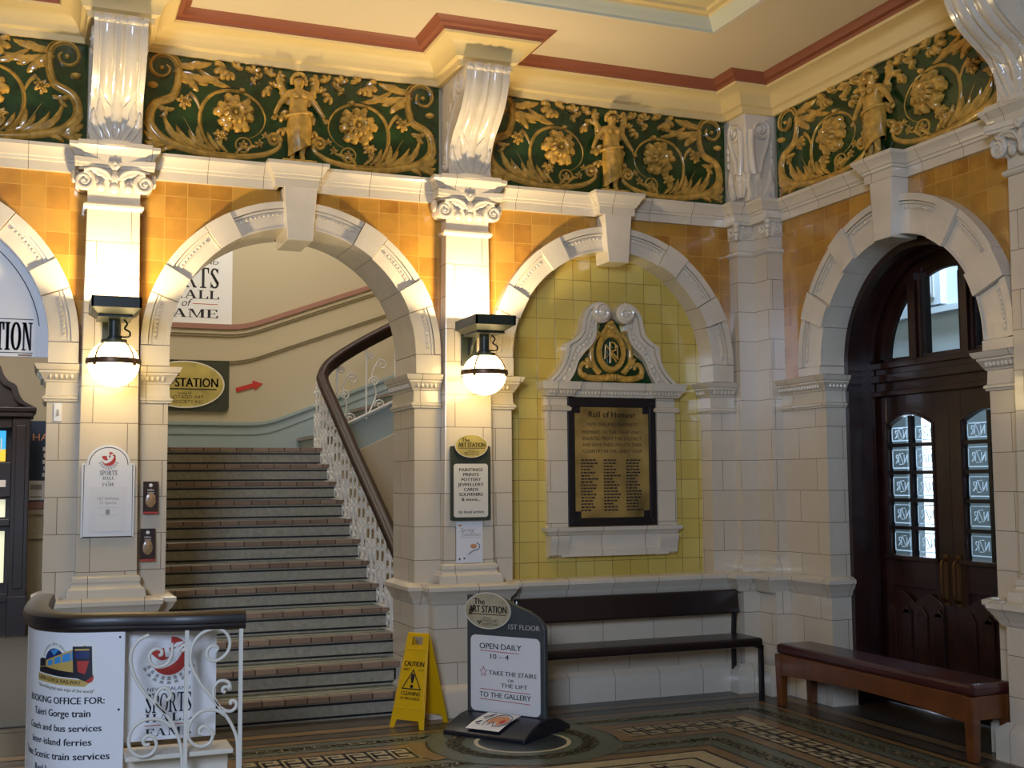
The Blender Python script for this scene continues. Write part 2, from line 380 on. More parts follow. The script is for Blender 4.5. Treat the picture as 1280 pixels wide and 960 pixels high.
SER = {
 'I': (0.38, [_r(.1, 0, .28, 1), _r(0, 0, .38, .06), _r(0, .94, .38, 1)]),
 'T': (0.78, [_r(.3, 0, .48, 1), _r(.18, 0, .6, .06), _r(0, .93, .78, 1), [(0, .72), (.06, .72), (.12, .95), (0, .95)], [(.78, .72), (.72, .72), (.66, .95), (.78, .95)]]),
 'O': (0.86, _arc(.43, .5, .34, .47, 0, 360, n=28)),
 'N': (0.86, [_r(.1, 0, .16, 1), _r(0, 0, .28, .05), _r(0, .95, .2, 1), [(.1, 1), (.3, 1), (.76, 0), (.68, 0)], _r(.7, 0, .76, 1), _r(.58, .95, .86, 1)]),
 'R': (0.86, [_r(.1, 0, .28, 1), _r(0, 0, .38, .06), _r(0, .94, .4, 1), _r(.28, .48, .42, .54), [(.34, .5), (.5, .5), (.86, 0), (.66, 0)], _r(.64, 0, .88, .06)] + _arc(.38, .74, .22, .23, -90, 90)),
 'P': (0.74, [_r(.1, 0, .28, 1), _r(0, 0, .38, .06), _r(0, .94, .4, 1), _r(.28, .46, .42, .52)] + _arc(.38, .73, .24, .24, -90, 90)),
 'S': (0.64, _arc(.32, .74, .2, .22, 20, 200, .15, .07) + _arc(.32, .26, .22, .22, -160, 20, .15, .07) + [[(.06, .72), (.2, .62), (.6, .24), (.44, .34)], [(.05, .7), (.22, .76), (.6, .3), (.46, .2)], _r(.5, .72, .56, .98), _r(.05, .02, .11, .3)]),
 'A': (0.92, [[(.1, 0), (.16, 0), (.46, 1), (.40, 1)], [(.36, 1), (.52, 1), (.84, 0), (.64, 0)], _r(.22, .28, .66, .34), _r(0, 0, .28, .06), _r(.56, 0, .92, .06)]),
 'L': (0.72, [_r(.1, 0, .28, 1), _r(0, 0, .72, .06), _r(0, .94, .38, 1), [(.72, .32), (.66, .32), (.58, .04), (.72, .04)]]),
 'M': (1.06, [_r(.1, 0, .16, 1), _r(0, 0, .28, .06), _r(0, .94, .2, 1), [(.1, 1), (.3, 1), (.6, 0), (.52, 0)], [(.52, 0), (.58, 0), (.88, 1), (.8, 1)], _r(.8, 0, .98, 1), _r(.7, 0, 1.06, .06), _r(.9, .94, 1.06, 1)]),
 'E': (0.74, [_r(.1, 0, .28, 1), _r(0, 0, .74, .06), _r(0, .94, .7, 1), _r(.28, .48, .54, .54), _r(.5, .38, .55, .64), [(.74, .3), (.68, .3), (.6, .04), (.74, .04)], [(.7, .72), (.64, .72), (.56, .96), (.7, .96)]]),
 'F': (0.70, [_r(.1, 0, .28, 1), _r(0, 0, .4, .06), _r(0, .94, .7, 1), _r(.28, .48, .54, .54), _r(.5, .38, .55, .64), [(.7, .72), (.64, .72), (.56, .96), (.7, .96)]]),
 'H': (0.90, [_r(.1, 0, .28, 1), _r(.62, 0, .8, 1), _r(.28, .48, .62, .54), _r(0, 0, .38, .06), _r(0, .94, .38, 1), _r(.52, 0, .9, .06), _r(.52, .94, .9, 1)]),
}
def serif_polys(body, gap):
    x = 0; out = []
    for ch in body:
        if ch == ' ': x += 0.4; continue
        wd, ps = SER[ch]
        out += [[(a + x, b) for a, b in p] for p in ps]; x += wd + gap
    return out, x - gap

def tag(o, label, cat, group=None):
    o['label'] = label; o['category'] = cat
    if group: o['group'] = group
    return o
def thing(name, label, cat, loc=(0, 0, 0), rotz=0.0, group=None):
    o = bpy.data.objects.new(name, None); o.empty_display_size = 0.1; COL.objects.link(o)
    o.location = loc; o.rotation_euler = (0, 0, rotz)
    return tag(o, label, cat, group)
def struct(o):
    o['kind'] = 'structure'; return o
def dup(root, loc, rotz, label, group=None, skip=()):
    r = root.copy(); COL.objects.link(r); r.location = loc; r.rotation_euler = (0, 0, rotz); r['label'] = label
    if group: r['group'] = group
    for ch in list(root.children):
        if ch.name.split('.')[0] in skip: continue
        c = ch.copy(); COL.objects.link(c); c.parent = r
        for g in list(ch.children):
            d = g.copy(); COL.objects.link(d); d.parent = c
    return r
def arcpts(cx, cz, r, a0, a1, n, rz=None):
    rz = rz or r
    return [(cx + r * math.cos(math.radians(a0 + (a1 - a0) * i / n)), cz + rz * math.sin(math.radians(a0 + (a1 - a0) * i / n))) for i in range(n + 1)]
def spiral(cx, cz, r0, r1, a0, a1, n):
    out = []
    for i in range(n + 1):
        t = i / n; a = math.radians(a0 + (a1 - a0) * t); r = r0 + (r1 - r0) * t
        out.append((cx + r * math.cos(a), cz + r * math.sin(a)))
    return out
def smooth_pts(P, sub=6):
    """Catmull-Rom through points of any dimension"""
    out = []; k = len(P)
    for i in range(k - 1):
        p0 = P[max(i - 1, 0)]; p1 = P[i]; p2 = P[i + 1]; p3 = P[min(i + 2, k - 1)]
        for j in range(sub):
            t = j / sub
            out.append(tuple(0.5 * ((2 * b) + (-a + c) * t + (2 * a - 5 * b + 4 * c - d) * t * t + (-a + 3 * b - 3 * c + d) * t ** 3) for a, b, c, d in zip(p0, p1, p2, p3)))
    out.append(tuple(P[-1])); return out
def xz(pts, y=0.0): return [(p[0], y, p[1]) for p in pts]

# ================================================================ SETTING
XR = 5.33
RW = dict(loc=(XR, 0, 0), rot=-PI / 2)
def place_r(o):
    o.location = (XR, 0, 0); o.rotation_euler = (0, 0, -PI / 2); return o
BAYS = [(-0.80, 0.835, 1.015, 2.50), (1.605, 0.835, 1.018, 2.50), (4.01, 0.835, 1.02, 2.50)]
RBAY = (1.67, 0.80, 1.062, 2.43)
PIL = [0.405, 2.81]
M['cream_run'] = tiled('cream_faience_run', (0.68, 0.61, 0.50), (0.64, 0.565, 0.445), (0.17, 0.12, 0.08), 0.37, 9.0, 0.0, 0.002, cloud=0.2, cloudc=(0.57, 0.49, 0.37), off=(0.11, 4.0, 0))

# floor with its mosaic bands, keys and chains
def build_floor():
    b = MB()
    mats = ['fl_plain', 'fl_black', 'fl_tan', 'fl_green', 'fl_white', 'fl_cream', 'fl_navy']
    b.box(-4.6, 8.6, -12.5, 7.4, -0.12, 0.0, 0)
    Z = 0.0012
    def quad(p, m, z=Z): b.add([(x, y, z) for x, y in p], [list(range(len(p)))], m)
    off = 0.11; X0, Y1 = -4.5, -9.0
    def band(d0, d1, m):
        a0, a1 = XR - d0 + off, XR - d1 + off
        quad([(X0, -d0), (a0, -d0), (a1, -d1), (X0, -d1)], m)
        quad([(a0, -d0), (a0, Y1), (a1, Y1), (a1, -d1)], m)
    for d0, d1, m in [(.22, .245, 1), (.245, .35, 2), (.35, .37, 1), (.50, .53, 1), (.53, .59, 2), (.59, .61, 1), (.61, .84, 3), (.84, .86, 1), (.86, .95, 2), (.95, 1.23, 5), (1.23, 1.32, 2), (1.32, 1.34, 1), (1.34, 1.60, 3), (1.60, 1.62, 1), (1.62, 1.71, 2), (1.71, 1.735, 1), (1.735, 1.86, 5), (1.86, 1.885, 1), (1.885, 2.0, 5), (2.0, 2.02, 1), (2.02, 6.0, 5)]:
        band(d0, d1, m)
    circ = [(2.81, -1.09), (0.405, -1.09)]
    def free(x, y, r=0.66): return all(math.hypot(x - cx, y - cy) > r for cx, cy in circ)
    def stroke(P, wd, m, z, ok=lambda x, y: True):
        for (x0, y0), (x1, y1) in zip(P[:-1], P[1:]):
            if not ok((x0 + x1) / 2, (y0 + y1) / 2): continue
            d = Vector((x1 - x0, y1 - y0)); L = d.length
            if L < 1e-6: continue
            d /= L; e = Vector((-d.y, d.x)) * wd / 2; g = d * wd * 0.4
            quad([(x0 + e.x - g.x, y0 + e.y - g.y), (x1 + e.x + g.x, y1 + e.y + g.y), (x1 - e.x + g.x, y1 - e.y + g.y), (x0 - e.x - g.x, y0 - e.y - g.y)], m, z)
    # greek keys
    hook = [(0, 0), (4, 0), (4, 3.4), (1, 3.4), (1, 1.6), (2.6, 1.6)]
    u = 0.128
    def keys(tr, n, flip):
        for i in range(n):
            for row in (0, 1):
                P = []
                for a, c in hook:
                    x = i * u + a / 4 * u; y = 0.955 + row * 0.137 + (c / 3.4 * 0.118 + 0.01 if row == 0 else 0.128 - c / 3.4 * 0.118)
                    P.append(tr(x, y))
                if all(free(*p) for p in P): stroke(P, 0.019, 1, Z * 2)
    keys(lambda x, y: (X0 + 2.5 + x, -y), 50, 0)
    keys(lambda x, y: (XR - y + off, -1.25 - x), 44, 1)
    # twisted chains: two interlaced white waves over a dark run
    def chain(tr, L, d, ok):
        n = int(L / 0.022)
        for ph in (0, PI):
            P = [tr(i * 0.022, d + 0.030 * math.sin(i * 0.022 / 0.19 * 2 * PI + ph)) for i in range(n + 1)]
            stroke(P, 0.042, 1, Z * 1.6, ok); stroke(P, 0.024, 4, Z * 2.2, ok)
    for d in (0.725, 1.47):
        chain(lambda x, y: (X0 + 2.5 + x, -y), XR - d + off - X0 - 2.5, d, lambda x, y: free(x, y, 0.60))
        chain(lambda x, y: (XR - y + off, -d - x), 6.0, d, lambda x, y: True)
    for cx, cy in circ:
        def ring(r0, r1, m, z, a0=0, a1=360, n=48):
            A = arcpts(cx, cy, r0, a0, a1, n); B = arcpts(cx, cy, r1, a0, a1, n)
            for i in range(n): quad([A[i], B[i], B[i + 1], A[i + 1]], m, z)
        ring(0.30, 0.615, 3, Z * 3)
        for a0 in (-22, 158):
            ring(0.60, 0.70, 2, Z * 3.3, a0, a0 + 44, 12); ring(0.585, 0.60, 1, Z * 3.4, a0, a0 + 44, 12)
        ring(0.275, 0.30, 4, Z * 3.2); ring(0.0, 0.275, 6, Z * 3.2)
        for ph in (0, PI):
            P = []
            for i in range(145):
                a = 2 * PI * i / 144; r = 0.42 + 0.032 * math.sin(14 * a + ph)
                P.append((cx + r * math.cos(a), cy + r * math.sin(a)))
            stroke(P, 0.044, 1, Z * 3.6); stroke(P, 0.025, 4, Z * 4.2)
    # key corner in the cream field
    for k in range(12):
        x = 3.35 - k * 0.18
        stroke([(x, -1.93), (x - .1, -1.93), (x - .1, -2.0), (x - .04, -2.0), (x - .04, -1.965)], 0.014, 1, Z * 2)
        stroke([(3.44, -2.05 - k * .18), (3.44, -2.15 - k * .18), (3.37, -2.15 - k * .18), (3.37, -2.09 - k * .18), (3.41, -2.09 - k * .18)], 0.014, 1, Z * 2)
    # plain floor beyond the arches
    quad([(-4.5, 0.5), (0.66, 0.5), (0.66, 7.3), (-4.5, 7.3)], 0, Z * 1.5)
    return struct(b.build('floor', mats))
build_floor()

def spandrel(b, c, Ro, zs, x0, x1, top, y0, y1, n=28):
    R = Ro - 0.06
    pts = [(x0, zs)] if x0 < c - R else []
    A = [(c + R * math.cos(math.radians(180 - 180 * i / n)), zs + R * math.sin(math.radians(180 - 180 * i / n))) for i in range(n + 1)]
    b.strip(A, [(p[0], top) for p in A], y0, y1, 'y', 0)
    b.box(x0, c - R, y0, y1, zs - 0.14, top, 0); b.box(c + R, x1, y0, y1, zs - 0.14, top, 0)

M['coffer_yellow'] = plain('coffer_yellow_paint', (0.68, 0.58, 0.30), 0.7)
def build_walls():
    b = MB()
    for i, (c, Ri, Ro, zs) in enumerate(BAYS):
        spandrel(b, c, Ro, zs, c - 1.2025, c + (1.2025 if i < 2 else 1.42), 3.61, 0.0, 0.5 if i < 2 else 0.14)
    b.box(-4.6, -2.0025, 0, 0.5, 2.36, 3.61, 0)
    for x0, x1 in [(-4.6, -1.635), (0.035, 0.77), (2.44, 3.175), (4.845, XR + 0.1)]:
        b.box(x0, x1, -0.03, 0.5, 0.0, 2.37, 1)
    b.box(3.175, 4.845, -0.03, 0.12, 0.0, 0.87, 1)
    b.box(3.1, 4.92, 0.13, 0.5, 0.8, 3.61, 2)
    b.box(-4.6, XR + 0.3, 0.02, 0.5, 3.61, 4.75, 3)
    struct(b.build('wall_back', ['amber', 'cream_block', 'yellow', 'plaster']))
    b = MB(); c, Ri, Ro, zs = RBAY
    spandrel(b, c, Ro, zs, 0.0, 2.86, 3.61, 0.0, 0.22)
    b.box(2.86, 7.0, 0, 0.22, 2.3, 3.61, 0)
    b.box(0.0, 0.87, -0.03, 0.16, 0, 2.37, 1); b.box(2.47, 7.0, -0.03, 0.16, 0, 2.37, 1)
    b.box(-0.3, 7.0, 0.02, 0.22, 3.61, 4.75, 3)
    struct(place_r(b.build('wall_right', ['amber', 'cream_block', 'yellow', 'plaster'])))
    # ceiling with its sunk coffer
    b = MB(); cx0, cx1, cy0, cy1 = -2.2, 4.27, -5.6, -1.11
    b.box(-4.6, XR + .25, cy1, 0.3, 4.70, 4.85, 0); b.box(-4.6, XR + .25, -6.6, cy0, 4.70, 4.85, 0)
    b.box(-4.6, cx0, cy0, cy1, 4.70, 4.85, 0); b.box(cx1, XR + .25, cy0, cy1, 4.70, 4.85, 0)
    b.box(cx0 - .1, cx1 + .1, cy0 - .1, cy1 + .1, 4.845, 4.95, 4)
    prof = [(-.02, 4.705), (-.02, 4.69), (.012, 4.69), (.016, 4.705), (.026, 4.712), (.04, 4.735), (.085, 4.762), (.095, 4.775), (.13, 4.782), (.14, 4.80), (.30, 4.815), (.32, 4.85)]
    b.sweep([(cx1, cy0), (cx0, cy0), (cx0, cy1), (cx1, cy1)], prof, True, 1, [2, 2, 1, 1, 1, 1, 3, 3, 3, 4, 3])
    struct(b.build('ceiling', ['ceiling', 'coffer_green', 'sign_cream', 'cornice_cream', 'coffer_yellow'], smooth=40))
    # cornice, breaking forward over every console
    path = [(-4.6, 0.0)]
    for c in PIL: path += [(c - .16, 0), (c - .16, -.48), (c + .16, -.48), (c + .16, 0)]
    path += [(5.05, 0), (5.05, -.27), (XR, -.27), (XR, -2.76), (XR - .5, -2.76), (XR - .5, -3.08), (XR, -3.08), (XR, -6.9)]
    prof = [(0.0, 4.455), (0.035, 4.455), (0.045, 4.495), (0.07, 4.51), (0.078, 4.54), (0.085, 4.55), (0.10, 4.575), (0.14, 4.605), (0.185, 4.62), (0.195, 4.635), (0.205, 4.655), (0.235, 4.662), (0.25, 4.685), (0.28, 4.70), (0.0, 4.72)]
    b = MB(); b.sweep(path, prof, False, 0, [0] * 9 + [1] * 4 + [0])
    struct(b.build('trim_1', ['cornice_cream', 'cornice_red'], smooth=35))
    # string course over the arches
    path = [(-4.6, 0)]
    for c, k in [(-.80, 1), (.405, 0), (1.58, 1), (2.81, 0), (4.0, 1)]:
        hw, o = (0.118, 0.11) if k else (0.185, 0.11)
        path += [(c - hw, 0), (c - hw, -o), (c + hw, -o), (c + hw, 0)]
    path += [(5.04, 0), (5.04, -.13), (5.18, -.13), (5.18, -.33), (XR, -.33), (XR, -1.54), (XR - .11, -1.54), (XR - .11, -1.77), (XR, -1.77), (XR, -2.73), (XR - .11, -2.73), (XR - .11, -3.10), (XR, -3.10), (XR, -6.9)]
    prof = [(0, 3.60), (.03, 3.60), (.03, 3.66), (.042, 3.663), (.045, 3.68), (.055, 3.685), (.062, 3.705), (.085, 3.735), (.092, 3.742), (.092, 3.765), (0, 3.78)]
    b = MB(); b.sweep(path, prof, False, 0)
    struct(b.build('trim_2', ['cream_run'], smooth=35))
    # imposts with their egg row
    iprof = [(0, 2.125), (.016, 2.125), (.018, 2.137), (.026, 2.142), (.026, 2.155), (.010, 2.165), (.006, 2.245), (.016, 2.25), (.018, 2.26), (.024, 2.265), (.044, 2.302), (.050, 2.306), (.050, 2.318), (.062, 2.323), (.074, 2.345), (.078, 2.358), (0, 2.365)]
    n = 3
    for p in [[(-.2, -.03), (-.2, -.03)], [(0.035, .5), (0.035, -.03), (.22, -.03)], [(.59, -.03), (.77, -.03), (.77, .5)], [(2.44, .5), (2.44, -.03), (2.63, -.03)], [(2.99, -.03), (3.175, -.03), (3.175, .13)], [(4.845, .13), (4.845, -.03), (5.05, -.03)],
              [(XR - .03, -.33), (XR - .03, -.87), (XR + .14, -.87)], [(XR + .14, -2.47), (XR - .03, -2.47), (XR - .03, -2.73)], [(XR - .03, -3.1), (XR - .03, -6.9)]]:
        if p[0] == p[1]: continue
        b = MB(); b.sweep(p, iprof, False, 0)
        for (x0, y0), (x1, y1) in zip(p[:-1], p[1:]):
            d = Vector((x1 - x0, y1 - y0)); L = d.length; d /= L; o = Vector((d.y, -d.x)) * 0.034
            for k in range(int(L / 0.032)):
                q = Vector((x0, y0)) + d * (0.016 + k * 0.032) + o
                b.ball((q.x, q.y, 2.283), 0.012, 0.012, 0.019, 7, 5, 1)
        struct(b.build('trim_%d' % n, ['cream_run', 'cream'], smooth=35)); n += 1
    # dado rail and plinth, following piers and pedestals
    dprof = [(0, .755), (.018, .775), (.024, .80), (.045, .822), (.058, .85), (.066, .856), (.066, .882), (.03, .90), (0, .905)]
    pprof = [(0, 0), (.048, 0), (.048, .165), (.038, .185), (.018, .20), (0, .215)]
    def pp(c): return [(c - .27, -.03), (c - .27, -.16), (c + .27, -.16), (c + .27, -.03)]
    runs = [[(0.035, .5), (0.035, -.03)] + pp(.405) + [(.77, -.03), (.77, .5)],
            [(2.44, .5), (2.44, -.03)] + pp(2.81) + [(4.98, -.03), (4.98, -.16), (5.13, -.16), (5.13, -.36), (XR - .03, -.36), (XR - .03, -.87), (XR + .14, -.87)],
            [(XR + .14, -2.47), (XR - .03, -2.47), (XR - .03, -2.64), (XR - .16, -2.64), (XR - .16, -3.18), (XR - .03, -3.18), (XR - .03, -6.9)],
            [(-4.6, -.03), (-1.635, -.03), (-1.635, .5)]]
    for r in runs:
        b = MB(); b.sweep(r, dprof, False, 0); struct(b.build('trim_%d' % n, ['cream_run'], smooth=35)); n += 1
    for k, r in enumerate(runs):
        b = MB(); b.sweep(r, pprof, False, 0); struct(b.build('baseboard_' + ['stairs', 'niche', 'entrance', 'passage'][k], ['cream_run'], smooth=35))
    # stairwell and passage shells
    def zr(x, z0, xs, sl):
        t = x - xs; r = 0.18
        return z0 + (0 if t < -r else (sl * (t + r) ** 2 / (4 * r) if t < r else sl * t))
    xs = [0.62 + i * 0.08 for i in range(46)]
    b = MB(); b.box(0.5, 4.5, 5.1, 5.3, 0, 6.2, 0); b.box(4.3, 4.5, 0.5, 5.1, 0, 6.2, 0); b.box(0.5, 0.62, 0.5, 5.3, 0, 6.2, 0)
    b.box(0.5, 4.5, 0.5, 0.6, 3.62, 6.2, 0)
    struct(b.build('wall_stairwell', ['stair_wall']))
    b = MB(); b.box(0.4, 4.6, 0.4, 5.4, 6.2, 6.3, 0); struct(b.build('ceiling_stairwell', ['ceiling']))
    def rail(name, pts, prof, mats, ms):
        bb = MB()
        for (z0, z1, y0), m in zip(prof, ms):
            bb.strip([(x, z + z0) for x, z in pts], [(x, z + z1) for x, z in pts], 5.1 - y0, 5.1, 'y', m)
        return struct(bb.build(name, mats, smooth=30))
    rail('trim_30', [(x, zr(x, 3.29, 2.05, .37)) for x in xs], [(-.01, .045, .055), (-.06, -.01, .035), (-.085, -.06, .018)], ['dado_pink', 'stair_wall'], [0, 1, 1])
    rail('trim_31', [(x, zr(x, 2.955, 2.05, .37)) for x in xs], [(-.02, .03, .035), (-.045, -.02, .018)], ['stair_wall'], [0, 0])
    bb = MB(); lo = [(x, zr(x, 1.94, 2.75, .5)) for x in xs]; hi = [(x, zr(x, 2.235, 2.3, .39)) for x in xs]
    bb.strip([(x, min(a, h - .05)) for (x, a), (_, h) in zip(lo, hi)], hi, 5.06, 5.1, 'y', 0)
    bb.strip(hi, [(x, z + .035) for x, z in hi], 5.04, 5.1, 'y', 0)
    bb.strip([(x, z - .10) for x, z in hi], [(x, z - .085) for x, z in hi], 5.05, 5.1, 'y', 0)
    struct(bb.build('baseboard_stairwell', ['skirting_blue'], smooth=30))
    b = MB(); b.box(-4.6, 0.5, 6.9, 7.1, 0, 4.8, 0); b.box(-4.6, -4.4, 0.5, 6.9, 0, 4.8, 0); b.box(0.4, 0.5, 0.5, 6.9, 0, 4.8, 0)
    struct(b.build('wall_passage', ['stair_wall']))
    b = MB(); b.box(-4.6, 0.5, 0.5, 7.1, 4.8, 4.9, 0); struct(b.build('ceiling_passage', ['ceiling']))
    b = MB(); b.box(-4.4, 0.4, 6.84, 6.9, 1.33, 1.41, 0); b.box(-4.4, 0.4, 6.86, 6.9, 1.26, 1.33, 1); b.box(-4.4, 0.4, 6.86, 6.9, 0.98, 1.04, 1)
    struct(b.build('trim_32', ['dado_pink', 'stair_wall'], bevel=.008))
    # porch outside the door
    b = MB(); b.box(8.3, 8.5, -6, 1.46, 0, 2.62, 0); b.box(8.3, 8.5, 1.84, 3.2, 0, 2.62, 0); b.box(8.3, 8.5, -6, 3.2, 2.62, 6, 1); b.box(5.6, 8.5, 3.0, 3.2, 0, 6, 0); b.box(5.6, 8.4, -5.2, -5.0, 0, 6, 0)
    b.box(8.22, 8.3, 1.18, 1.56, 3.33, 3.75, 1); b.box(8.2, 8.22, 1.26, 1.48, 3.40, 3.68, 2); b.box(8.19, 8.2, 1.29, 1.45, 3.43, 3.65, 1); b.box(8.2, 8.3, -6, 3, 3.24, 3.30, 1)
    struct(b.build('wall_porch', ['porch_shade', 'porch_white', 'ink_grey']))
    b = MB(); b.box(5.55, 8.6, -6, 3.2, 5.6, 5.7, 0); struct(b.build('ceiling_porch', ['porch_white']))
    b = MB(); b.box(11.0, 11.2, -2, 8, 0, 5, 0); b.box(8.6, 11, -2, 8, -.1, 0, 0); struct(b.build('wall_bright_backing', ['porch_white']))  # added wall beyond the porch opening, lit to whiten the door panes
build_walls()

# ---------------------------------------------------------------- double entrance door with fanlight
def build_door():
    t = bpy.data.objects.new('door_1', None); COL.objects.link(t); struct(t)
    t.location = (XR, 0, 0); t.rotation_euler = (0, 0, -PI / 2)
    c = 1.655; zs = 2.43
    def arch_band(b, r0, r1, y0, y1, m=0, z0=0.0):
        A = [(c - r0, z0)] + arcpts(c, zs, r0, 180, 0, 32) + [(c + r0, z0)]
        B = [(c - r1, z0)] + arcpts(c, zs, r1, 180, 0, 32) + [(c + r1, z0)]
        b.strip(A, B, y0, y1, 'y', m)
    b = MB(); arch_band(b, 0.745, 0.87, 0.142, 0.21); arch_band(b, 0.79, 0.88, 0.21, 0.46); arch_band(b, 0.74, 0.80, 0.34, 0.37)
    b.build('door_frame', ['door_wood'], t, smooth=35)
    b = MB(); b.box(c - .80, c + .80, .38, .47, 2.21, 2.44); b.box(c - .80, c + .80, .35, .38, 2.30, 2.36); b.box(c - .80, c + .80, .36, .38, 2.40, 2.45); b.box(c - .8, c + .8, .36, .38, 2.2, 2.24)
    b.build('transom', ['door_wood'], t, bevel=.006)
    # fanlight: ring, two mullions and three panes
    b = MB(); A = arcpts(c, zs, .66, 180, 0, 32); B = arcpts(c, zs, .80, 180, 0, 32); b.strip(A, B, .40, .46)
    A = arcpts(c, zs, .62, 180, 0, 32); B = arcpts(c, zs, .66, 180, 0, 32); b.strip(A, B, .415, .445)
    for mx in (-.30, .20):
        b.box(c + mx - .07, c + mx + .07, .39, .47, 2.44, zs + math.sqrt(.72 ** 2 - mx * mx)); b.box(c + mx - .03, c + mx + .03, .36, .39, 2.44, zs + .62)
        b.tube([(c + mx - .055, .385, 2.44), (c + mx - .055, .385, 3.0)], .012); b.tube([(c + mx + .055, .385, 2.44), (c + mx + .055, .385, 3.0)], .012)
    b.box(c - .7, c + .7, .40, .46, 2.44, 2.475)
    fan = b.build('fanlight', ['door_wood'], t, smooth=35)
    for x0, x1 in ((-.62, -.37), (-.23, .13), (.27, .62)):
        b = MB(); P = [(c + x0, 2.46)]
        for i in range(11):
            x = x0 + (x1 - x0) * i / 10
            P.append((c + x, zs + math.sqrt(max(.0009, .64 ** 2 - x * x))))
        P.append((c + x1, 2.46)); b.prism(P, .428, .434); b.build('pane', ['glass'], fan)
    # leaves
    for side in (0, 1):
        u0 = c - .80 if side == 0 else c - .02; u1 = c - .02 if side == 0 else c + .76
        g0, g1 = u0 + .145, u1 - .165
        if side: g0, g1 = u0 + .12, u1 - .19
        b = MB(); Y0, Y1 = .40, .45
        b.box(u0, g0, Y0, Y1, 0.01, 2.21); b.box(g1, u1, Y0, Y1, 0.01, 2.21)
        b.box(g0, g1, Y0, Y1, .84, 1.06); b.box(g0, g1, Y0, Y1, 0.01, .22); b.box(g0, g1, Y0 + .02, Y1 - .01, .2, .86)
        ha = [(g0 + (g1 - g0) * i / 12, 1.985 + .075 * math.sin(PI * i / 12)) for i in range(13)]
        b.strip(ha, [(p[0], 2.21) for p in ha], Y0, Y1)
        b.strip(ha, [(p[0], p[1] + .022) for p in ha], Y0 - .012, Y0)
        for x in (g0 - .02, g1): b.box(x, x + .02, Y0 - .012, Y0, 1.05, 1.99)
        b.box(g0 - .04, g1 + .04, Y0 - .03, Y0, 1.03, 1.06)
        # shaped lower panel with raised boards
        pa = [(u0 + .10 + (u1 - u0 - .2) * i / 10, .74 + .07 * abs(math.sin(PI * (i / 10 * 2)))) for i in range(11)]
        b.strip([(p[0], .20) for p in pa], pa, Y0 - .012, Y0)
        for k in range(4):
            x = u0 + .16 + k * (u1 - u0 - .30) / 3; b.box(x - .045, x + .045, Y0 - .026, Y0 - .012, .26, .66 + .03 * (k % 2)); b.prism([(x - .045, .66), (x + .045, .66), (x, .72)], Y0 - .026, Y0 - .012)
        leaf = b.build('leaf', ['door_wood'], t, bevel=.004)
        b = MB(); xm = (g0 + g1) / 2; b.box(xm - .014, xm + .014, .405, .445, 1.06, 2.05)
        rows = [1.06 + k * .196 for k in range(6)]
        for z in rows[1:5]: b.box(g0, g1, .407, .443, z - .013, z + .013)
        b.build('glazing_bars', ['dark_wood'], leaf)
        for r in range(5):
            for q in range(2):
                x0 = g0 if q == 0 else xm + .014; x1 = xm - .014 if q == 0 else g1
                z0, z1 = rows[r] + .013, rows[r + 1] - .013
                b = MB(); P = [(x0, z0), (x1, z0)]
                if r == 4:
                    P += [(x1 - (x1 - x0) * i / 6, 1.985 + .075 * math.sin(PI * (x1 - (x1 - x0) * i / 6 - g0) / (g1 - g0)) - .004) for i in range(7)]; z1 = 1.99
                else: P += [(x1, z1), (x0, z1)]
                b.prism(P, .426, .430, 'y', 0)
                xc = (x0 + x1) / 2; wd = (x1 - x0) / 2 - .016; hd = (z1 - z0) / 2 - .016; zc = (z0 + z1) / 2
                for a0, a1, c0, c1 in ((xc - wd, xc + wd, zc - hd, zc - hd + .008), (xc - wd, xc + wd, zc + hd - .008, zc + hd), (xc - wd, xc - wd + .008, zc - hd, zc + hd), (xc + wd - .008, xc + wd, zc - hd, zc + hd)):
                    b.box(a0, a1, .4305, .4315, c0, c1, 1)
                for st in ([(-.062, 0), (-.062, .06), (-.028, 0), (-.028, .06)], [(-.018, .07), (.020, .07), (-.018, -.008), (.020, -.008)], [(.030, 0), (.030, .06), (.052, .058), (.056, .044), (.048, .034), (.032, .032), (.060, 0)]):
                    b.tube([(xc - a, .4325, zc - .030 + c) for a, c in st], .0042, 5, 1)
                b.build('pane', ['glass', 'etch'], leaf)
        hx = u1 - .06 if side == 0 else u0 + .06
        b = MB(); b.tube(smooth_pts([(hx, .39, .78), (hx, .35, .80), (hx, .345, .88), (hx, .345, .97), (hx, .35, 1.04), (hx, .39, 1.06)], 4), .013, 8)
        b.box(hx - .022, hx + .022, .385, .40, .75, 1.09)
        b.build('pull_handle', ['brass'], leaf, smooth=40)['label'] = 'brass pull handle'
build_door()

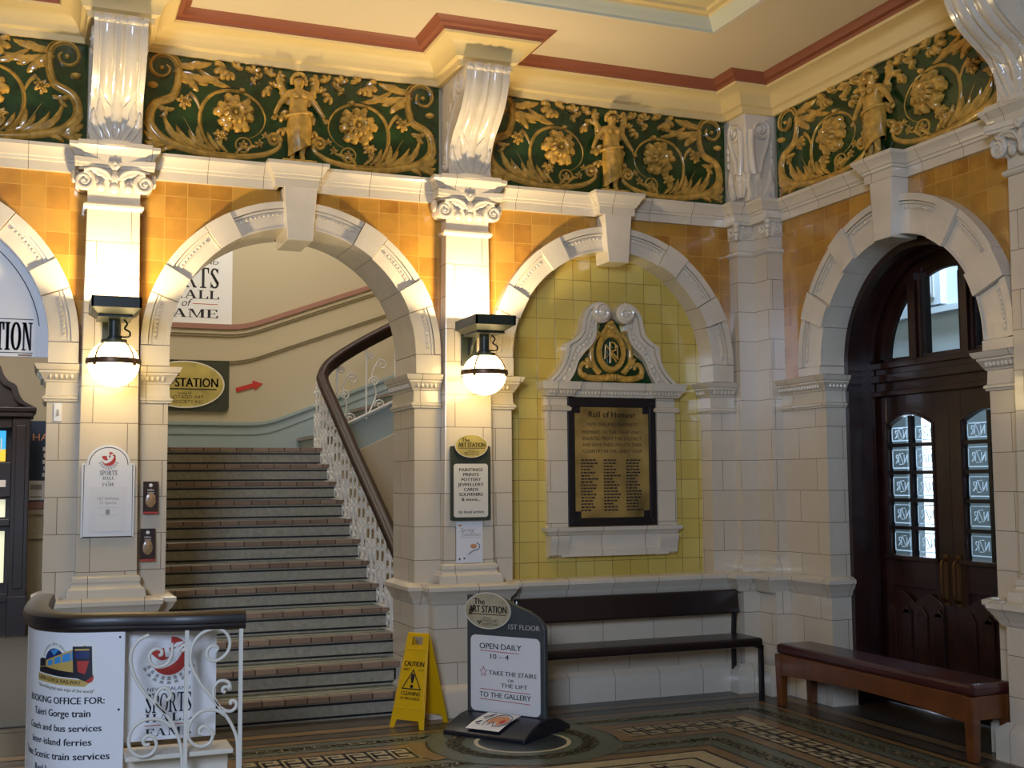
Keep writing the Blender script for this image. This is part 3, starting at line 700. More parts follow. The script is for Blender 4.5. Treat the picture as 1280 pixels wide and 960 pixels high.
# ================================================================ ARCHES, PILASTERS, CONSOLES, FRIEZES
def arch_surround(bay, back, label, loc=(0, 0, 0), rot=0.0, kw=1.0, drop=.095):
    c, Ri, Ro, zs = bay
    t = thing('arch_surround', label, 'arch', (loc[0], loc[1], loc[2]), rot, 'glazed arch surrounds of the hall')
    segs = [(0, 20, 'p'), (20, 31.5, 'b'), (31.5, 52, 'p'), (52, 63, 'b'), (63, 84.5, 'p')]
    g = 0.14
    for sgn in (1, -1):
        def A(r, a0, a1, n=9):
            P = arcpts(0, 0, r, a0, a1, n)
            return [(c + sgn * x, zs + z) for x, z in P]
        x0, x1 = sorted((c + sgn * Ri, c + sgn * Ro)); b = MB(); b.box(x0, x1, -.075, back, 2.365, zs - .003); b.build('voussoir', ['cream'], t)
        for a0, a1, k in segs:
            a0 += g; a1 -= g; b = MB()
            if k == 'b':
                b.strip(A(Ri, a0, a1), A(Ro, a0, a1), -.090, back, 'y', 0)
            else:
                b.strip(A(Ri, a0, a1), A(Ro, a0, a1), -.055, back, 'y', 0)
                b.strip(A(Ro - .045, a0, a1), A(Ro, a0, a1), -.078, -.054, 'y', 0)
                b.strip(A(Ro - .066, a0, a1), A(Ro - .052, a0, a1), -.068, -.054, 'y', 0)
                b.strip(A(Ri, a0, a1), A(Ri + .012, a0, a1), -.066, -.054, 'y', 0)
                e0, e1 = a0 + 2.2, a1 - 2.2
                b.strip(A(Ro - .098, e0, e1), A(Ro - .074, e0, e1), -.064, -.054, 'y', 0)
                for q in range(9):
                    a = math.radians(e0 + (e1 - e0) * (q + .5) / 9); r = Ro - .086
                    b.ball((c + sgn * r * math.cos(a), -.064, zs + r * math.sin(a)), .0085, .009, .0085, 6, 4)
            b.build('voussoir', ['cream'], t, smooth=30)
    b = MB(); b.strip([(c + x, zs + z) for x, z in arcpts(0, 0, Ri + .005, 180, 0, 40)], [(c + x, zs + z) for x, z in arcpts(0, 0, Ro - .005, 180, 0, 40)], -.048, back - .005)
    b.build('mortar', ['cream_joint'], t)
    b = MB(); hb, ht = .086 * kw, .115 * kw
    zb, zt = zs + Ri - drop, 3.605
    P = [(c - hb, zb), (c + hb, zb), (c + ht, zt), (c - ht, zt)]
    b.prism(P, -.135, back * .6, 'y', 0)
    b.build('keystone', ['cream'], t, bevel=.006)
    return t
arch_surround(BAYS[0], .45, 'cream glazed arch surround at the left edge, over the passage with the white lettered panel')
arch_surround(BAYS[1], .45, 'cream glazed arch surround over the opening to the staircase')
arch_surround(BAYS[2], .13, 'cream glazed arch surround framing the yellow tiled niche with the honour board')
arch_surround(RBAY, .14, 'cream glazed arch surround around the dark wooden entrance door', (XR, 0, 0), -PI / 2, 1.0, .03)

def volute(b, cx, cz, y, r, sgn, turns=1.9, m=0, th=.016):
    P = spiral(cx, cz, r, r * .16, 90, 90 - sgn * 360 * turns, 30)
    n = len(P)
    b.tube([(x, y, z) for x, z in P], [th * (1 - .55 * i / n) for i in range(n)], 7, m)
    b.ball((cx, y - .004, cz), r * .2, .012, r * .2, 8, 6, m)
def make_pilaster():
    t = thing('pilaster', '', 'pilaster', (0, 0, 0), 0, 'cream pilasters with scrolled capitals')
    b = MB(); b.box(-.27, .27, -.16, -.02, 0, .80); b.build('pedestal', ['cream_block'], t)
    b = MB()
    prof = [(0.045, .895), (.045, .92), (.040, .955), (.012, .972), (.006, .985), (.014, 1.0), (.012, 1.025), (0, 1.035), (-.02, 1.04)]
    b.sweep([(-.19, -.0), (-.19, -.135), (.19, -.135), (.19, -.0)], prof); b.taper((-.235, .235, -.17, -.0, .895), (-.2, .2, -.14, 0, .99))
    b.build('base', ['cream_run'], t, smooth=30)
    b = MB(); b.taper((-.184, .184, -.13, -.0, 1.03), (-.162, .162, -.118, 0, 3.37)); b.build('shaft', ['cream_block'], t, bevel=.006)
    b = MB(); prof = [(0, 3.352), (.012, 3.356), (.022, 3.37), (.022, 3.384), (.01, 3.39), (.0, 3.40)]
    b.sweep([(-.162, 0), (-.162, -.118), (.162, -.118), (.162, 0)], prof); b.taper((-.160, .160, -.116, 0, 3.385), (-.160, .160, -.116, 0, 3.50))
    b.build('necking', ['cream'], t, smooth=35)
    b = MB()
    # bell, volutes, leaves, bowed abacus
    b.taper((-.165, .165, -.12, 0, 3.47), (-.185, .185, -.15, 0, 3.63))
    for s in (-1, 1):
        volute(b, s * .185, 3.525, -.158, .062, -s); b.tube([(s * .185, -.158, 3.525), (s * .185, -.02, 3.525)], .054, 14)
        b.tube(smooth_pts([(s * .185, -.165, 3.592), (s * .12, -.172, 3.605), (s * .05, -.172, 3.585), (s * .02, -.17, 3.54)], 5), [.012] * 15 + [.006], 6)
        b.leaf((s * .03, 3.55), (s * .15, 3.585), .028, .02, s * .15, -.152, 3); b.leaf((s * .05, 3.50), (s * .11, 3.55), .022, .016, -s * .2, -.150, 3)
        b.ball((s * .085, -.152, 3.495), .03, .022, .036, 9, 6); b.ball((s * .245, -.10, 3.56), .018, .06, .045, 8, 6)
    b.ball((0, -.155, 3.495), .034, .028, .045, 10, 7); b.leaf((0, 3.50), (0, 3.60), .035, .03, 0, -.155, 3)
    n = 12; fr = [(-.245 + .49 * i / n, -.205 + .035 * math.sin(PI * i / n)) for i in range(n + 1)]
    for z0, z1, g in ((3.615, 3.635, .012), (3.635, 3.668, 0.0)):
        poly = [(x * (1 - g), y + g) for x, y in fr] + [(.235, -.02), (-.235, -.02)]
        b.prism(poly, z0, z1, 'z')
    b.leaf((0, 3.60), (-.035, 3.66), .018, .015, 0, -.175, 3); b.leaf((0, 3.60), (.035, 3.66), .018, .015, 0, -.175, 3); b.ball((0, -.178, 3.645), .014)
    b.build('capital', ['cream'], t, smooth=40)
    return t
pil = make_pilaster(); pil.location = (PIL[0], 0, 0); pil['label'] = 'cream pilaster behind the booking desk, bearing the arched white sports plaque'
dup(pil, (PIL[1], 0, 0), 0, 'cream pilaster right of the stairs, bearing the PAINTINGS PRINTS POTTERY board')
dup(pil, (XR, -2.93, 0), -PI / 2, 'cream pilaster on the entrance wall at the right edge of the photo')

def corner_pilaster():
    t = thing('corner_pilaster', 'double cream pilaster filling the corner between the niche wall and the entrance wall', 'pilaster', (XR, 0, 0))
    def L(o, b0, b1):   # stepped plan grown by o, heights b0..b1
        return [(-.27 - o, 0.0), (-.27 - o, -.12 - o), (-.125 - o, -.12 - o), (-.125 - o, -.335 - o), (0, -.335 - o), (0, 0)]
    b = MB(); b.prism(L(.035, 0, 0), 0, .80, 'z'); b.build('pedestal', ['cream_block'], t)
    path = [(-.27, 0.0), (-.27, -.12), (-.125, -.12), (-.125, -.335), (-.0, -.335)]
    b = MB(); b.sweep(path, [(-.02, .895), (.05, .895), (.05, .925), (.042, .96), (.02, .985), (.014, 1.0), (.018, 1.025), (0, 1.035)]); b.build('base', ['cream_run'], t, smooth=30)
    b = MB(); b.prism(L(0, 0, 0), 1.03, 3.37, 'z'); b.build('shaft', ['cream_block'], t)
    b = MB(); b.sweep(path, [(0, 3.35), (.012, 3.356), (.020, 3.37), (.020, 3.384), (.0, 3.40)]); b.prism(L(-.003, 0, 0), 3.38, 3.5, 'z'); b.build('necking', ['cream'], t, smooth=35)
    b = MB(); b.prism(L(.01, 0, 0), 3.49, 3.63, 'z'); b.sweep(path, [(0, 3.615), (.05, 3.622), (.055, 3.64), (.06, 3.668), (0, 3.672)])
    for (cx, cy) in ((-.275, -.125), (-.13, -.34)):
        for k, (dx, dy) in enumerate(((-.012, .012),)):
            for zz in (3.60, 3.56, 3.52, 3.49):
                b.ball((cx + dx * (1 + (3.6 - zz) * 6), cy - .012 * (1 + (3.6 - zz) * 6), zz), .026 - (3.6 - zz) * .06)
        P = spiral(cx + .07, 3.545, .045, .01, 90, 90 - 600, 22); b.tube([(x, cy - .015, z) for x, z in P], .011, 6); b.ball((cx + .07, cy - .01, 3.545), .016)
        P = spiral(cy + .055, 3.545, .042, .01, 90, 90 - 600, 22); b.tube([(cx - .015, y, z) for y, z in P], .011, 6)
        b.leaf((cx + .02, 3.48), (cx + .05, 3.6), .03, .025, 0, cy - .005, 3)
    b.build('capital', ['cream'], t, smooth=40)
    return t
corner_pilaster()

# consoles: S-profiled brackets from the string course to the cornice
CP = [(-.57, 4.462), (-.575, 4.44), (-.555, 4.425), (-.54, 4.36), (-.505, 4.28), (-.45, 4.205), (-.36, 4.125), (-.27, 4.055), (-.215, 3.99), (-.185, 3.92), (-.175, 3.85), (-.178, 3.785)]
def make_console():
    t = thing('console_bracket', '', 'bracket', (0, 0, 0), 0, 'scrolled cream consoles under the cornice')
    cp = smooth_pts(CP, 4); hw = .158
    b = MB(); back = [(0.018, z) for _, z in cp]
    b.strip(cp, back, -hw, hw, 'x')
    # fluted front: flat borders, two swelling reeds and a centre bead
    xs = [-.158, -.128, -.122, -.116, -.105, -.09, -.07, -.05, -.038, -.032, -.026, -.020, -.012, 0.0]; xs = xs + [-x for x in xs[-2::-1]]
    def dep(x):
        x = abs(x)
        if x > .125: return .006
        if x > .113 or .023 < x < .035: return -.004
        if x >= .035: return .016 * math.sin(PI * (x - .035) / .078) ** .7
        return .018 * math.cos(x / .023 * PI / 2)
    vs = []; n0 = len(xs)
    for i, (y, z) in enumerate(cp):
        d = Vector((cp[min(i + 1, len(cp) - 1)][0] - cp[max(i - 1, 0)][0], cp[min(i + 1, len(cp) - 1)][1] - cp[max(i - 1, 0)][1])).normalized()
        nv = Vector((d.y, -d.x)) if d.y < 0 else Vector((-d.y, d.x))
        f = max(0.12, min(1, (z - 4.02) / .10))
        for x in xs: vs.append((x, y + nv.x * (dep(x) * f + .002), z + nv.y * (dep(x) * f + .002)))
    b.add(vs, [(i * n0 + j, i * n0 + j + 1, (i + 1) * n0 + j + 1, (i + 1) * n0 + j) for i in range(len(cp) - 1) for j in range(n0 - 1)])
    for x in (-.12, -.072, -.024, .024, .072, .12): b.ball((x, -.570, 4.440), .024, .016, .022, 9, 6)
    b.build('body', ['cream'], t, smooth=38)
    b = MB()
    def yat(z):
        for (y0, z0), (y1, z1) in zip(cp[:-1], cp[1:]):
            if z1 <= z <= z0: return y0 + (y1 - y0) * (z0 - z) / max(1e-6, z0 - z1)
        return -.178
    for x0, z0, x1, z1, wd, bend in ((0, 3.80, 0, 4.09, .045, 0), (-.035, 3.79, -.085, 4.06, .035, .12), (.035, 3.79, .085, 4.06, .035, -.12), (-.08, 3.79, -.135, 3.98, .03, .1), (.08, 3.79, .135, 3.98, .03, -.1), (-.04, 3.98, -.10, 4.10, .025, .15), (.04, 3.98, .10, 4.10, .025, -.15)):
        k = len(b.v); b.leaf((x0, z0), (x1, z1), wd, .022, bend, 0, 4)
        for q in range(k, len(b.v)):
            x, y, z = b.v[q]; b.v[q] = (x, y + yat(z) + .002, z)
    b.build('acanthus', ['cream'], t, smooth=60)
    for s in (-1, 1):
        b = MB()
        P = spiral(-.40, 4.36, .095, .015, -60, -60 + 640, 34); b.tube([(s * hw, y, z) for y, z in P], .012, 6)
        b.ball((s * hw, -.40, 4.36), .02); P = smooth_pts([(-.33, 4.29), (-.24, 4.18), (-.16, 4.08), (-.13, 3.95), (-.12, 3.84)], 5); b.tube([(s * hw, y, z) for y, z in P], .010, 6)
        for (y, z) in ((-.2, 4.25), (-.13, 4.14), (-.09, 4.0), (-.07, 3.9), (-.27, 4.33)): b.ball((s * hw, y, z), .008, .03, .04, 8, 5)
        P = spiral(-.09, 3.86, .05, .012, 0, 500, 22); b.tube([(s * hw, y, z) for y, z in P], .008, 6)
        b.build('side_scroll', ['cream'], t, smooth=60)
    b = MB(); b.sweep([(-.185, 0), (-.185, -.175), (.185, -.175), (.185, 0)], [(-.02, 3.665), (.0, 3.665), (.004, 3.70), (.03, 3.735), (.04, 3.745), (.04, 3.775), (-.1, 3.785)])
    b.prism([(-.19 + .38 * i / 10, -.18 - .045 * math.sin(PI * i / 10)) for i in range(11)] + [(.19, -.1), (-.19, -.1)], 3.755, 3.785, 'z')
    b.build('impost_block', ['cream_run'], t, smooth=30)
    return t
con = make_console(); con.location = (PIL[0], 0, 0); con['label'] = 'cream scrolled console under the cornice, above the pilaster with the sports plaque'
dup(con, (PIL[1], 0, 0), 0, 'cream scrolled console under the cornice, between the two full frieze panels of the long wall')
dup(con, (XR, -2.93, 0), -PI / 2, 'cream scrolled console at the top right corner of the photo, on the entrance wall')
def corner_console():
    t = thing('corner_console', 'square cream corner bracket carved with scrolls and leaves, where two friezes meet', 'bracket', (XR, 0, 0))
    b = MB(); b.taper((-.25, 0, -.27, 0, 3.77), (-.285, 0, -.285, 0, 4.465)); b.build('body', ['cream'], t, bevel=.01)
    b = MB(); b.prism([(-.30, 0), (-.30, -.16), (-.155, -.16), (-.155, -.365), (0, -.365), (0, 0)], 3.665, 3.775, 'z')
    b.sweep([(-.30, 0.0), (-.30, -.16), (-.155, -.16), (-.155, -.365), (-.0, -.365)], [(0, 3.70), (.02, 3.735), (.03, 3.745), (.03, 3.77), (-.02, 3.785)])
    b.build('impost_block', ['cream_run'], t, smooth=30)
    b = MB()
    def two(fn):   # same carving on the -y face and the -x face
        k = len(b.v); fn(0); 
        n = len(b.v); vs = b.v[k:n]; fs = [f for f in b.f if min(f) >= k]
        b.add([(y - .0, x, z) for x, y, z in vs], [[i - k for i in f][::-1] for f in fs])
    def carve(_):
        Y = -.285
        P = spiral(-.14, 4.34, .085, .015, 60, 60 - 620, 30); b.tube([(x, Y, z) for x, z in P], .013, 6); b.ball((-.14, Y, 4.34), .024, .016, .024)
        P = smooth_pts([(-.22, 4.33), (-.225, 4.2), (-.215, 4.08), (-.2, 3.98)], 5); b.tube([(x, Y + .004, z) for x, z in P], .028, 8)
        P = smooth_pts([(-.06, 4.33), (-.09, 4.2), (-.13, 4.1), (-.15, 4.0)], 5); b.tube([(x, Y + .006, z) for x, z in P], .022, 8)
        for x0, z0, x1, z1, wd, bd in ((-.17, 3.80, -.16, 4.06, .045, 0), (-.10, 3.80, -.06, 4.04, .035, -.1), (-.22, 3.80, -.235, 4.0, .03, .1), (-.05, 3.8, -.03, 3.98, .025, 0)): b.leaf((x0, z0), (x1, z1), wd, .03, bd, Y + .018, 4)
        for z in (4.22, 4.16, 4.1): b.ball((-.035, Y + .006, z), .016, .012, .03)
    two(carve)
    b.build('carving', ['cream'], t, smooth=60)
corner_console()

# frieze panels
def curve(b, P, r0, r1, y=0.012, m=0, sub=6, n=8, sq=.75):
    Q = smooth_pts(P, sub); k = len(Q)
    b.tube([(x, y, z) for x, z in Q], [r0 + (r1 - r0) * i / (k - 1) for i in range(k)], n, m, sq)
def ring_flower(b, cx, cz, R, pet, y=0.0, m=0):
    for k in range(pet):
        a = 2 * PI * k / pet + .3; rr = R * (1.0 + .10 * (k % 2))
        b.leaf((cx + .25 * R * math.cos(a), cz + .25 * R * math.sin(a)), (cx + rr * math.cos(a), cz + rr * math.sin(a)), R * .30, R * .30, .08 * (-1) ** k, y, 3, m, 10)
    for k in range(pet):
        a = 2 * PI * (k + .5) / pet + .3
        b.leaf((cx + .12 * R * math.cos(a), cz + .12 * R * math.sin(a)), (cx + .62 * R * math.cos(a), cz + .62 * R * math.sin(a)), R * .20, R * .40, 0, y - R * .10, 2, m, 8)
    b.ball((cx, y - R * .22, cz), R * .13, R * .26, R * .16, 10, 7, m)
def half_scroll(b, fl):
    """left half: x 0 at the outer edge, 1.02 at the centre; z 0..0.69"""
    # great S stem: volute top left, down the outer edge, along the foot, small volute by the figure
    S = spiral(.118, .578, .016, .102, 545, 10, 22)
    P = [(x, z) for x, z in S] + [(.222, .53), (.215, .46), (.18, .385), (.085, .335), (.045, .26), (.055, .17), (.13, .095), (.25, .055), (.40, .028), (.55, .022), (.70, .035), (.82, .065), (.90, .12), (.90, .18)]
    Q = smooth_pts(P, 4); k = len(Q); rad = [(.009 + .012 * (i / (k * .58)) if i < k * .58 else .021 + .013 * min(1, (i / k - .58) / .14) - .018 * max(0, (i / k - .8) / .2)) for i in range(k)]
    b.tube([(x, .010, z) for x, z in Q], rad, 9, 0, .75)
    b.tube([(x, -.010, z) for x, z in Q[int(k * .2):int(k * .62)]], .009, 6, 0, .8)
    Q2 = [(x + .018, -.006, z + .012) for x, _, z in [(q[0], 0, q[1]) for q in Q[int(k * .5):int(k * .9)]]]; b.tube(Q2, .008, 6)
    V = spiral(.862, .165, .048, .010, -10, 560, 28); b.tube([(x, .004, z) for x, z in V], [.018 - .009 * i / 28 for i in range(29)], 8, 0, .9)
    b.ball((.862, -.008, .165), .015); b.ball((.115, -.004, .575), .016)
    curve(b, [(.03, .47), (.09, .45), (.15, .455), (.19, .44)], .016, .008); b.ball((.06, 0, .455), .034, .025, .022)
    # circle stem round the flower
    curve(b, [(.46, .05), (.39, .14), (.365, .25), (.385, .36), (.45, .44), (.55, .475), (.66, .465), (.75, .41), (.80, .32), (.785, .235), (.72, .17), (.63, .15), (.60, .18), (.625, .20)], .020, .009, sq=1.0)
    curve(b, [(.375, .30), (.34, .385), (.295, .43)], .016, .022); curve(b, [(.45, .44), (.49, .475), (.56, .50), (.63, .505), (.665, .48)], .010, .016)
    curve(b, [(.76, .40), (.80, .44), (.86, .43), (.87, .38), (.83, .36), (.81, .39)], .010, .006); curve(b, [(.79, .33), (.85, .30), (.89, .33), (.87, .36)], .010, .006)
    b.ball((.64, -.012, .478), .022, .018, .018)
    L = b.leaf
    # leaves streaming from the top volute
    for a in (((.19, .60), (.44, .655), .040, -.06), ((.21, .57), (.51, .575), .042, -.14), ((.22, .54), (.35, .44), .042, .1), ((.34, .60), (.57, .505), .032, -.1), ((.19, .57), (.30, .50), .03, .1), ((.28, .62), (.40, .625), .026, .1), ((.30, .56), (.42, .50), .028, -.1)): L(a[0], a[1], a[2], .030, a[3], .016, 6)
    # leaves rising from the foot
    for a in (((.40, .055), (.15, .30), .036, .25), ((.44, .05), (.22, .22), .030, .2), ((.47, .05), (.30, .19), .026, .2), ((.40, .055), (.355, .21), .026, .1), ((.33, .06), (.25, .17), .024, .2), ((.28, .06), (.19, .19), .024, .2), ((.50, .05), (.42, .18), .022, .1), ((.55, .045), (.47, .15), .02, .1),
              ((.20, .08), (.02, .23), .036, .2), ((.17, .075), (.01, .15), .034, .16), ((.16, .07), (.01, .075), .032, .12), ((.14, .055), (.02, .012), .030, -.1), ((.22, .05), (.12, .008), .024, -.1), ((.60, .04), (.70, .09), .022, .2), ((.66, .045), (.76, .10), .02, .2)): L(a[0], a[1], a[2], .030, a[3], .014, 5)
    curve(b, [(.42, .06), (.33, .14), (.27, .24), (.22, .30), (.16, .31), (.125, .285), (.14, .265)], .017, .010)
    L((.20, .305), (.09, .33), .026, .025, .2, .01, 4); L((.16, .31), (.10, .25), .022, .025, .2, .01, 4)
    # small blossoms, tendrils and vine leaves
    curve(b, [(.33, .19), (.30, .27), (.28, .33)], .008, .006); ring_flower(b, .265, .365, .050, 7)
    curve(b, [(.53, .055), (.52, .10), (.51, .13)], .008, .006); ring_flower(b, .505, .155, .050, 7)
    b.tube([(x, .002, z) for x, z in spiral(.655, .105, .056, .046, 0, 330, 20)], .008, 7); ring_flower(b, .655, .105, .034, 5); ring_flower(b, .762, .125, .032, 5); ring_flower(b, .80, .185, .026, 5)
    curve(b, [(.62, .48), (.68, .545), (.655, .61), (.60, .64), (.57, .62)], .008, .005)
    for (x, z, a, r) in ((.53, .62, 200, .085), (.56, .60, 250, .06), (.595, .63, 60, .055), (.715, .61, 90, .065), (.815, .61, 60, .06), (.79, .51, 320, .06), (.76, .575, 130, .05), (.885, .60, 20, .06), (.905, .47, 10, .055), (.905, .35, 330, .06), (.915, .25, 280, .055), (.45, .30, 150, .0), (.85, .53, 80, .045), (.70, .545, 30, .04)):
        q = math.radians(a)
        if r == 0: continue
        for d in (-.9, 0, .9): L((x, z), (x + r * math.cos(q + d), z + r * math.sin(q + d)), r * .36, .034, 0, .010, 2, 0, 7)
    curve(b, [(.68, .55), (.74, .54), (.80, .585)], .007, .005); curve(b, [(.75, .42), (.78, .47), (.79, .50)], .007, .005); curve(b, [(.85, .43), (.9, .48), (.9, .53)], .007, .005); curve(b, [(.88, .33), (.92, .29), (.90, .24)], .007, .005)
    ring_flower(fl, .595, .315, .132, 11, -.002)
def skin_body(name, parent, mats):
    """one continuous standing body, arms out and down, ~0.66 m tall"""
    J = {'pel': (0, -.055, .32, .060), 'bel': (0, -.060, .385, .056), 'che': (0, -.060, .455, .062), 'nek': (0, -.062, .522, .024), 'hed': (0, -.072, .565, .046), 'top': (0, -.068, .60, .040),
         'sl': (-.068, -.058, .492, .028), 'el': (-.125, -.060, .415, .021), 'wl': (-.158, -.068, .345, .015), 'hl': (-.165, -.072, .322, .017),
         'sr': (.068, -.058, .492, .028), 'er': (.122, -.060, .418, .021), 'wr': (.165, -.066, .355, .015), 'hr': (.180, -.070, .330, .017),
         'tl': (-.036, -.058, .27, .044), 'kl': (-.034, -.070, .165, .031), 'al': (-.040, -.052, .055, .019), 'fl': (-.046, -.078, .022, .018),
         'tr': (.038, -.058, .27, .044), 'kr': (.030, -.078, .168, .031), 'ar': (.028, -.050, .058, .019), 'fr': (.034, -.078, .022, .018)}
    E = 'pel-bel bel-che che-nek nek-hed hed-top che-sl sl-el el-wl wl-hl che-sr sr-er er-wr wr-hr pel-tl tl-kl kl-al al-fl pel-tr tr-kr kr-ar ar-fr'.split()
    ks = list(J); me = bpy.data.meshes.new(name)
    me.from_pydata([J[k][:3] for k in ks], [[ks.index(a) for a in e.split('-')] for e in E], [])
    o = bpy.data.objects.new(name, me); COL.objects.link(o)
    o.modifiers.new('skin', 'SKIN'); 
    for i, k in enumerate(ks):
        sv = me.skin_vertices[0].data[i]; sv.radius = (J[k][3], J[k][3]); sv.use_root = (k == 'pel')
    sd = o.modifiers.new('sub', 'SUBSURF'); sd.levels = 2; sd.render_levels = 2
    dg = bpy.context.evaluated_depsgraph_get(); bpy.context.view_layer.update()
    m2 = bpy.data.meshes.new_from_object(o.evaluated_get(dg))
    bpy.data.objects.remove(o)
    bm = bmesh.new(); bm.from_mesh(m2)
    extra = MB()   # nose, brow, lips, breasts and fingers pressed into the same mesh
    extra.ball((0, -.122, .560), .007, .012, .012, 8, 6); extra.ball((-.017, -.108, .574), .010, .008, .005, 8, 5); extra.ball((.017, -.108, .574), .010, .008, .005, 8, 5)
    extra.ball((0, -.112, .541), .012, .008, .004, 8, 5); extra.ball((-.046, -.07, .562), .006, .010, .014, 6, 5); extra.ball((.046, -.07, .562), .006, .010, .014, 6, 5)
    extra.ball((-.030, -.112, .468), .024, .016, .022, 10, 7); extra.ball((.030, -.112, .468), .024, .016, .022, 10, 7)
    for s, hx, hz in ((-1, -.166, .318), (1, .184, .326)):
        for k in range(4): extra.tube([(hx + s * (k - 1.5) * .007, -.074, hz), (hx + s * ((k - 1.5) * .009 + .006), -.080, hz - .018), (hx + s * ((k - 1.5) * .009 + .004), -.076, hz - .03 - .004 * (k in (1, 2)))], [.0045, .004, .003], 6)
        extra.tube([(hx - s * .008, -.078, hz + .008), (hx - s * .018, -.086, hz - .006), (hx - s * .018, -.086, hz - .016)], [.005, .0045, .003], 6)
    em = bpy.data.meshes.new('e'); em.from_pydata(extra.v, [], extra.f); bm.from_mesh(em)
    bmesh.ops.recalc_face_normals(bm, faces=bm.faces)
    bm.to_mesh(m2); bm.free(); m2.name = name
    m2.materials.clear(); m2.materials.append(M[mats])
    for p in m2.polygons: p.use_smooth = True
    o = bpy.data.objects.new(name, m2); COL.objects.link(o); o.parent = parent
    return o
def make_frieze():
    t = thing('frieze_panel', '', 'frieze', (0, 0, 0), 0, 'green and ochre relief frieze panels')
    W = 1.03
    b = MB(); b.box(-W, W, -.012, .019, 3.785, 4.46)
    b.build('backing', ['green_glaze'], t)
    h, f = MB(), MB(); half_scroll(h, f)
    s, r1, r2 = MB(), MB(), MB()
    Z = 3.785; Y = -.014
    for k in (1, -1):
        s.add([(k * (x - 1.02), y * 1.5 + Y, z + Z) for x, y, z in h.v], h.f)
    s.build('scrollwork', ['gold_glaze'], t, smooth=50)
    for k, nm in ((1, r1), (-1, r2)):
        nm.add([(k * (x - 1.02), y * 1.3 + Y, z + Z) for x, y, z in f.v], f.f); nm.build('flower', ['gold_glaze'], t, smooth=50)
    for sx in (-1, 1):
        b = MB()
        for q in range(3): b.leaf((sx * .05, 4.255 - q * .03), (sx * (.12 - .02 * q), 4.42 - q * .08), .03, .02, -sx * .2, -.03 - .004 * q, 3)
        b.build('wing', ['gold_glaze'], t, smooth=60)
    fg = skin_body('figure', t, 'gold_glaze'); fg.location = (0, .0, 3.785)
    fg['label'] = 'ochre half-draped standing figure in relief'
    # drapery, hair
    b = MB()
    for k in range(26):
        a = 2 * PI * k / 26
    n = 30; rows = [(.345, .072, .056), (.33, .078, .06), (.27, .084, .062), (.20, .080, .060), (.13, .076, .056), (.09, .080, .052)]
    vs = []
    for z, rx, ry in rows:
        for k in range(n):
            a = 2 * PI * k / n; q = 1 + .07 * math.sin(9 * a + z * 20) * (1 if z < .33 else .3)
            sk = .02 * (.34 - z) if math.cos(a) > 0 else 0
            vs.append((rx * q * math.cos(a) + .008, -.058 + ry * q * math.sin(a), z + (.05 * math.cos(a) if z < .2 else .015 * math.cos(a))))
    b.add(vs, [(i * n + j, i * n + (j + 1) % n, (i + 1) * n + (j + 1) % n, (i + 1) * n + j) for i in range(len(rows) - 1) for j in range(n)])
    b.tube([(.086 * math.cos(2 * PI * k / 24) + .004, -.058 + .066 * math.sin(2 * PI * k / 24), .34 + .016 * math.cos(2 * PI * k / 24)) for k in range(24)], .012, 7, 0, 1.0, True)
    b.build('drapery', ['gold_glaze'], fg, smooth=60)
    b = MB(); rnd = random.Random(3)
    for k in range(34):
        a = rnd.uniform(-.3, PI + .3); q = rnd.uniform(0, 1); x = .050 * math.cos(a); z = .575 + .046 * math.sin(a); b.ball((x, -.072 - .03 * q * math.sin(a), z), .016, .016, .015, 7, 5)
    b.build('hair', ['gold_glaze'], fg, smooth=60)
    b = MB(); b.box(-.12, .12, -.13, -.01, 3.782, 3.80); b.build('foot_block', ['gold_glaze'], t, bevel=.006)
    return t
fz = make_frieze(); fz.location = (1.60, 0, 0); fz['label'] = 'green and ochre relief frieze above the staircase arch'
dup(fz, (4.0, 0, 0), 0, 'green and ochre relief frieze above the honour board niche')
dup(fz, (-.80, 0, 0), 0, 'green and ochre relief frieze at the top left corner, only its right end in view')
dup(fz, (XR, -1.53, 0), -PI / 2, 'green and ochre relief frieze above the entrance door').scale = (1.185, 1, 1)

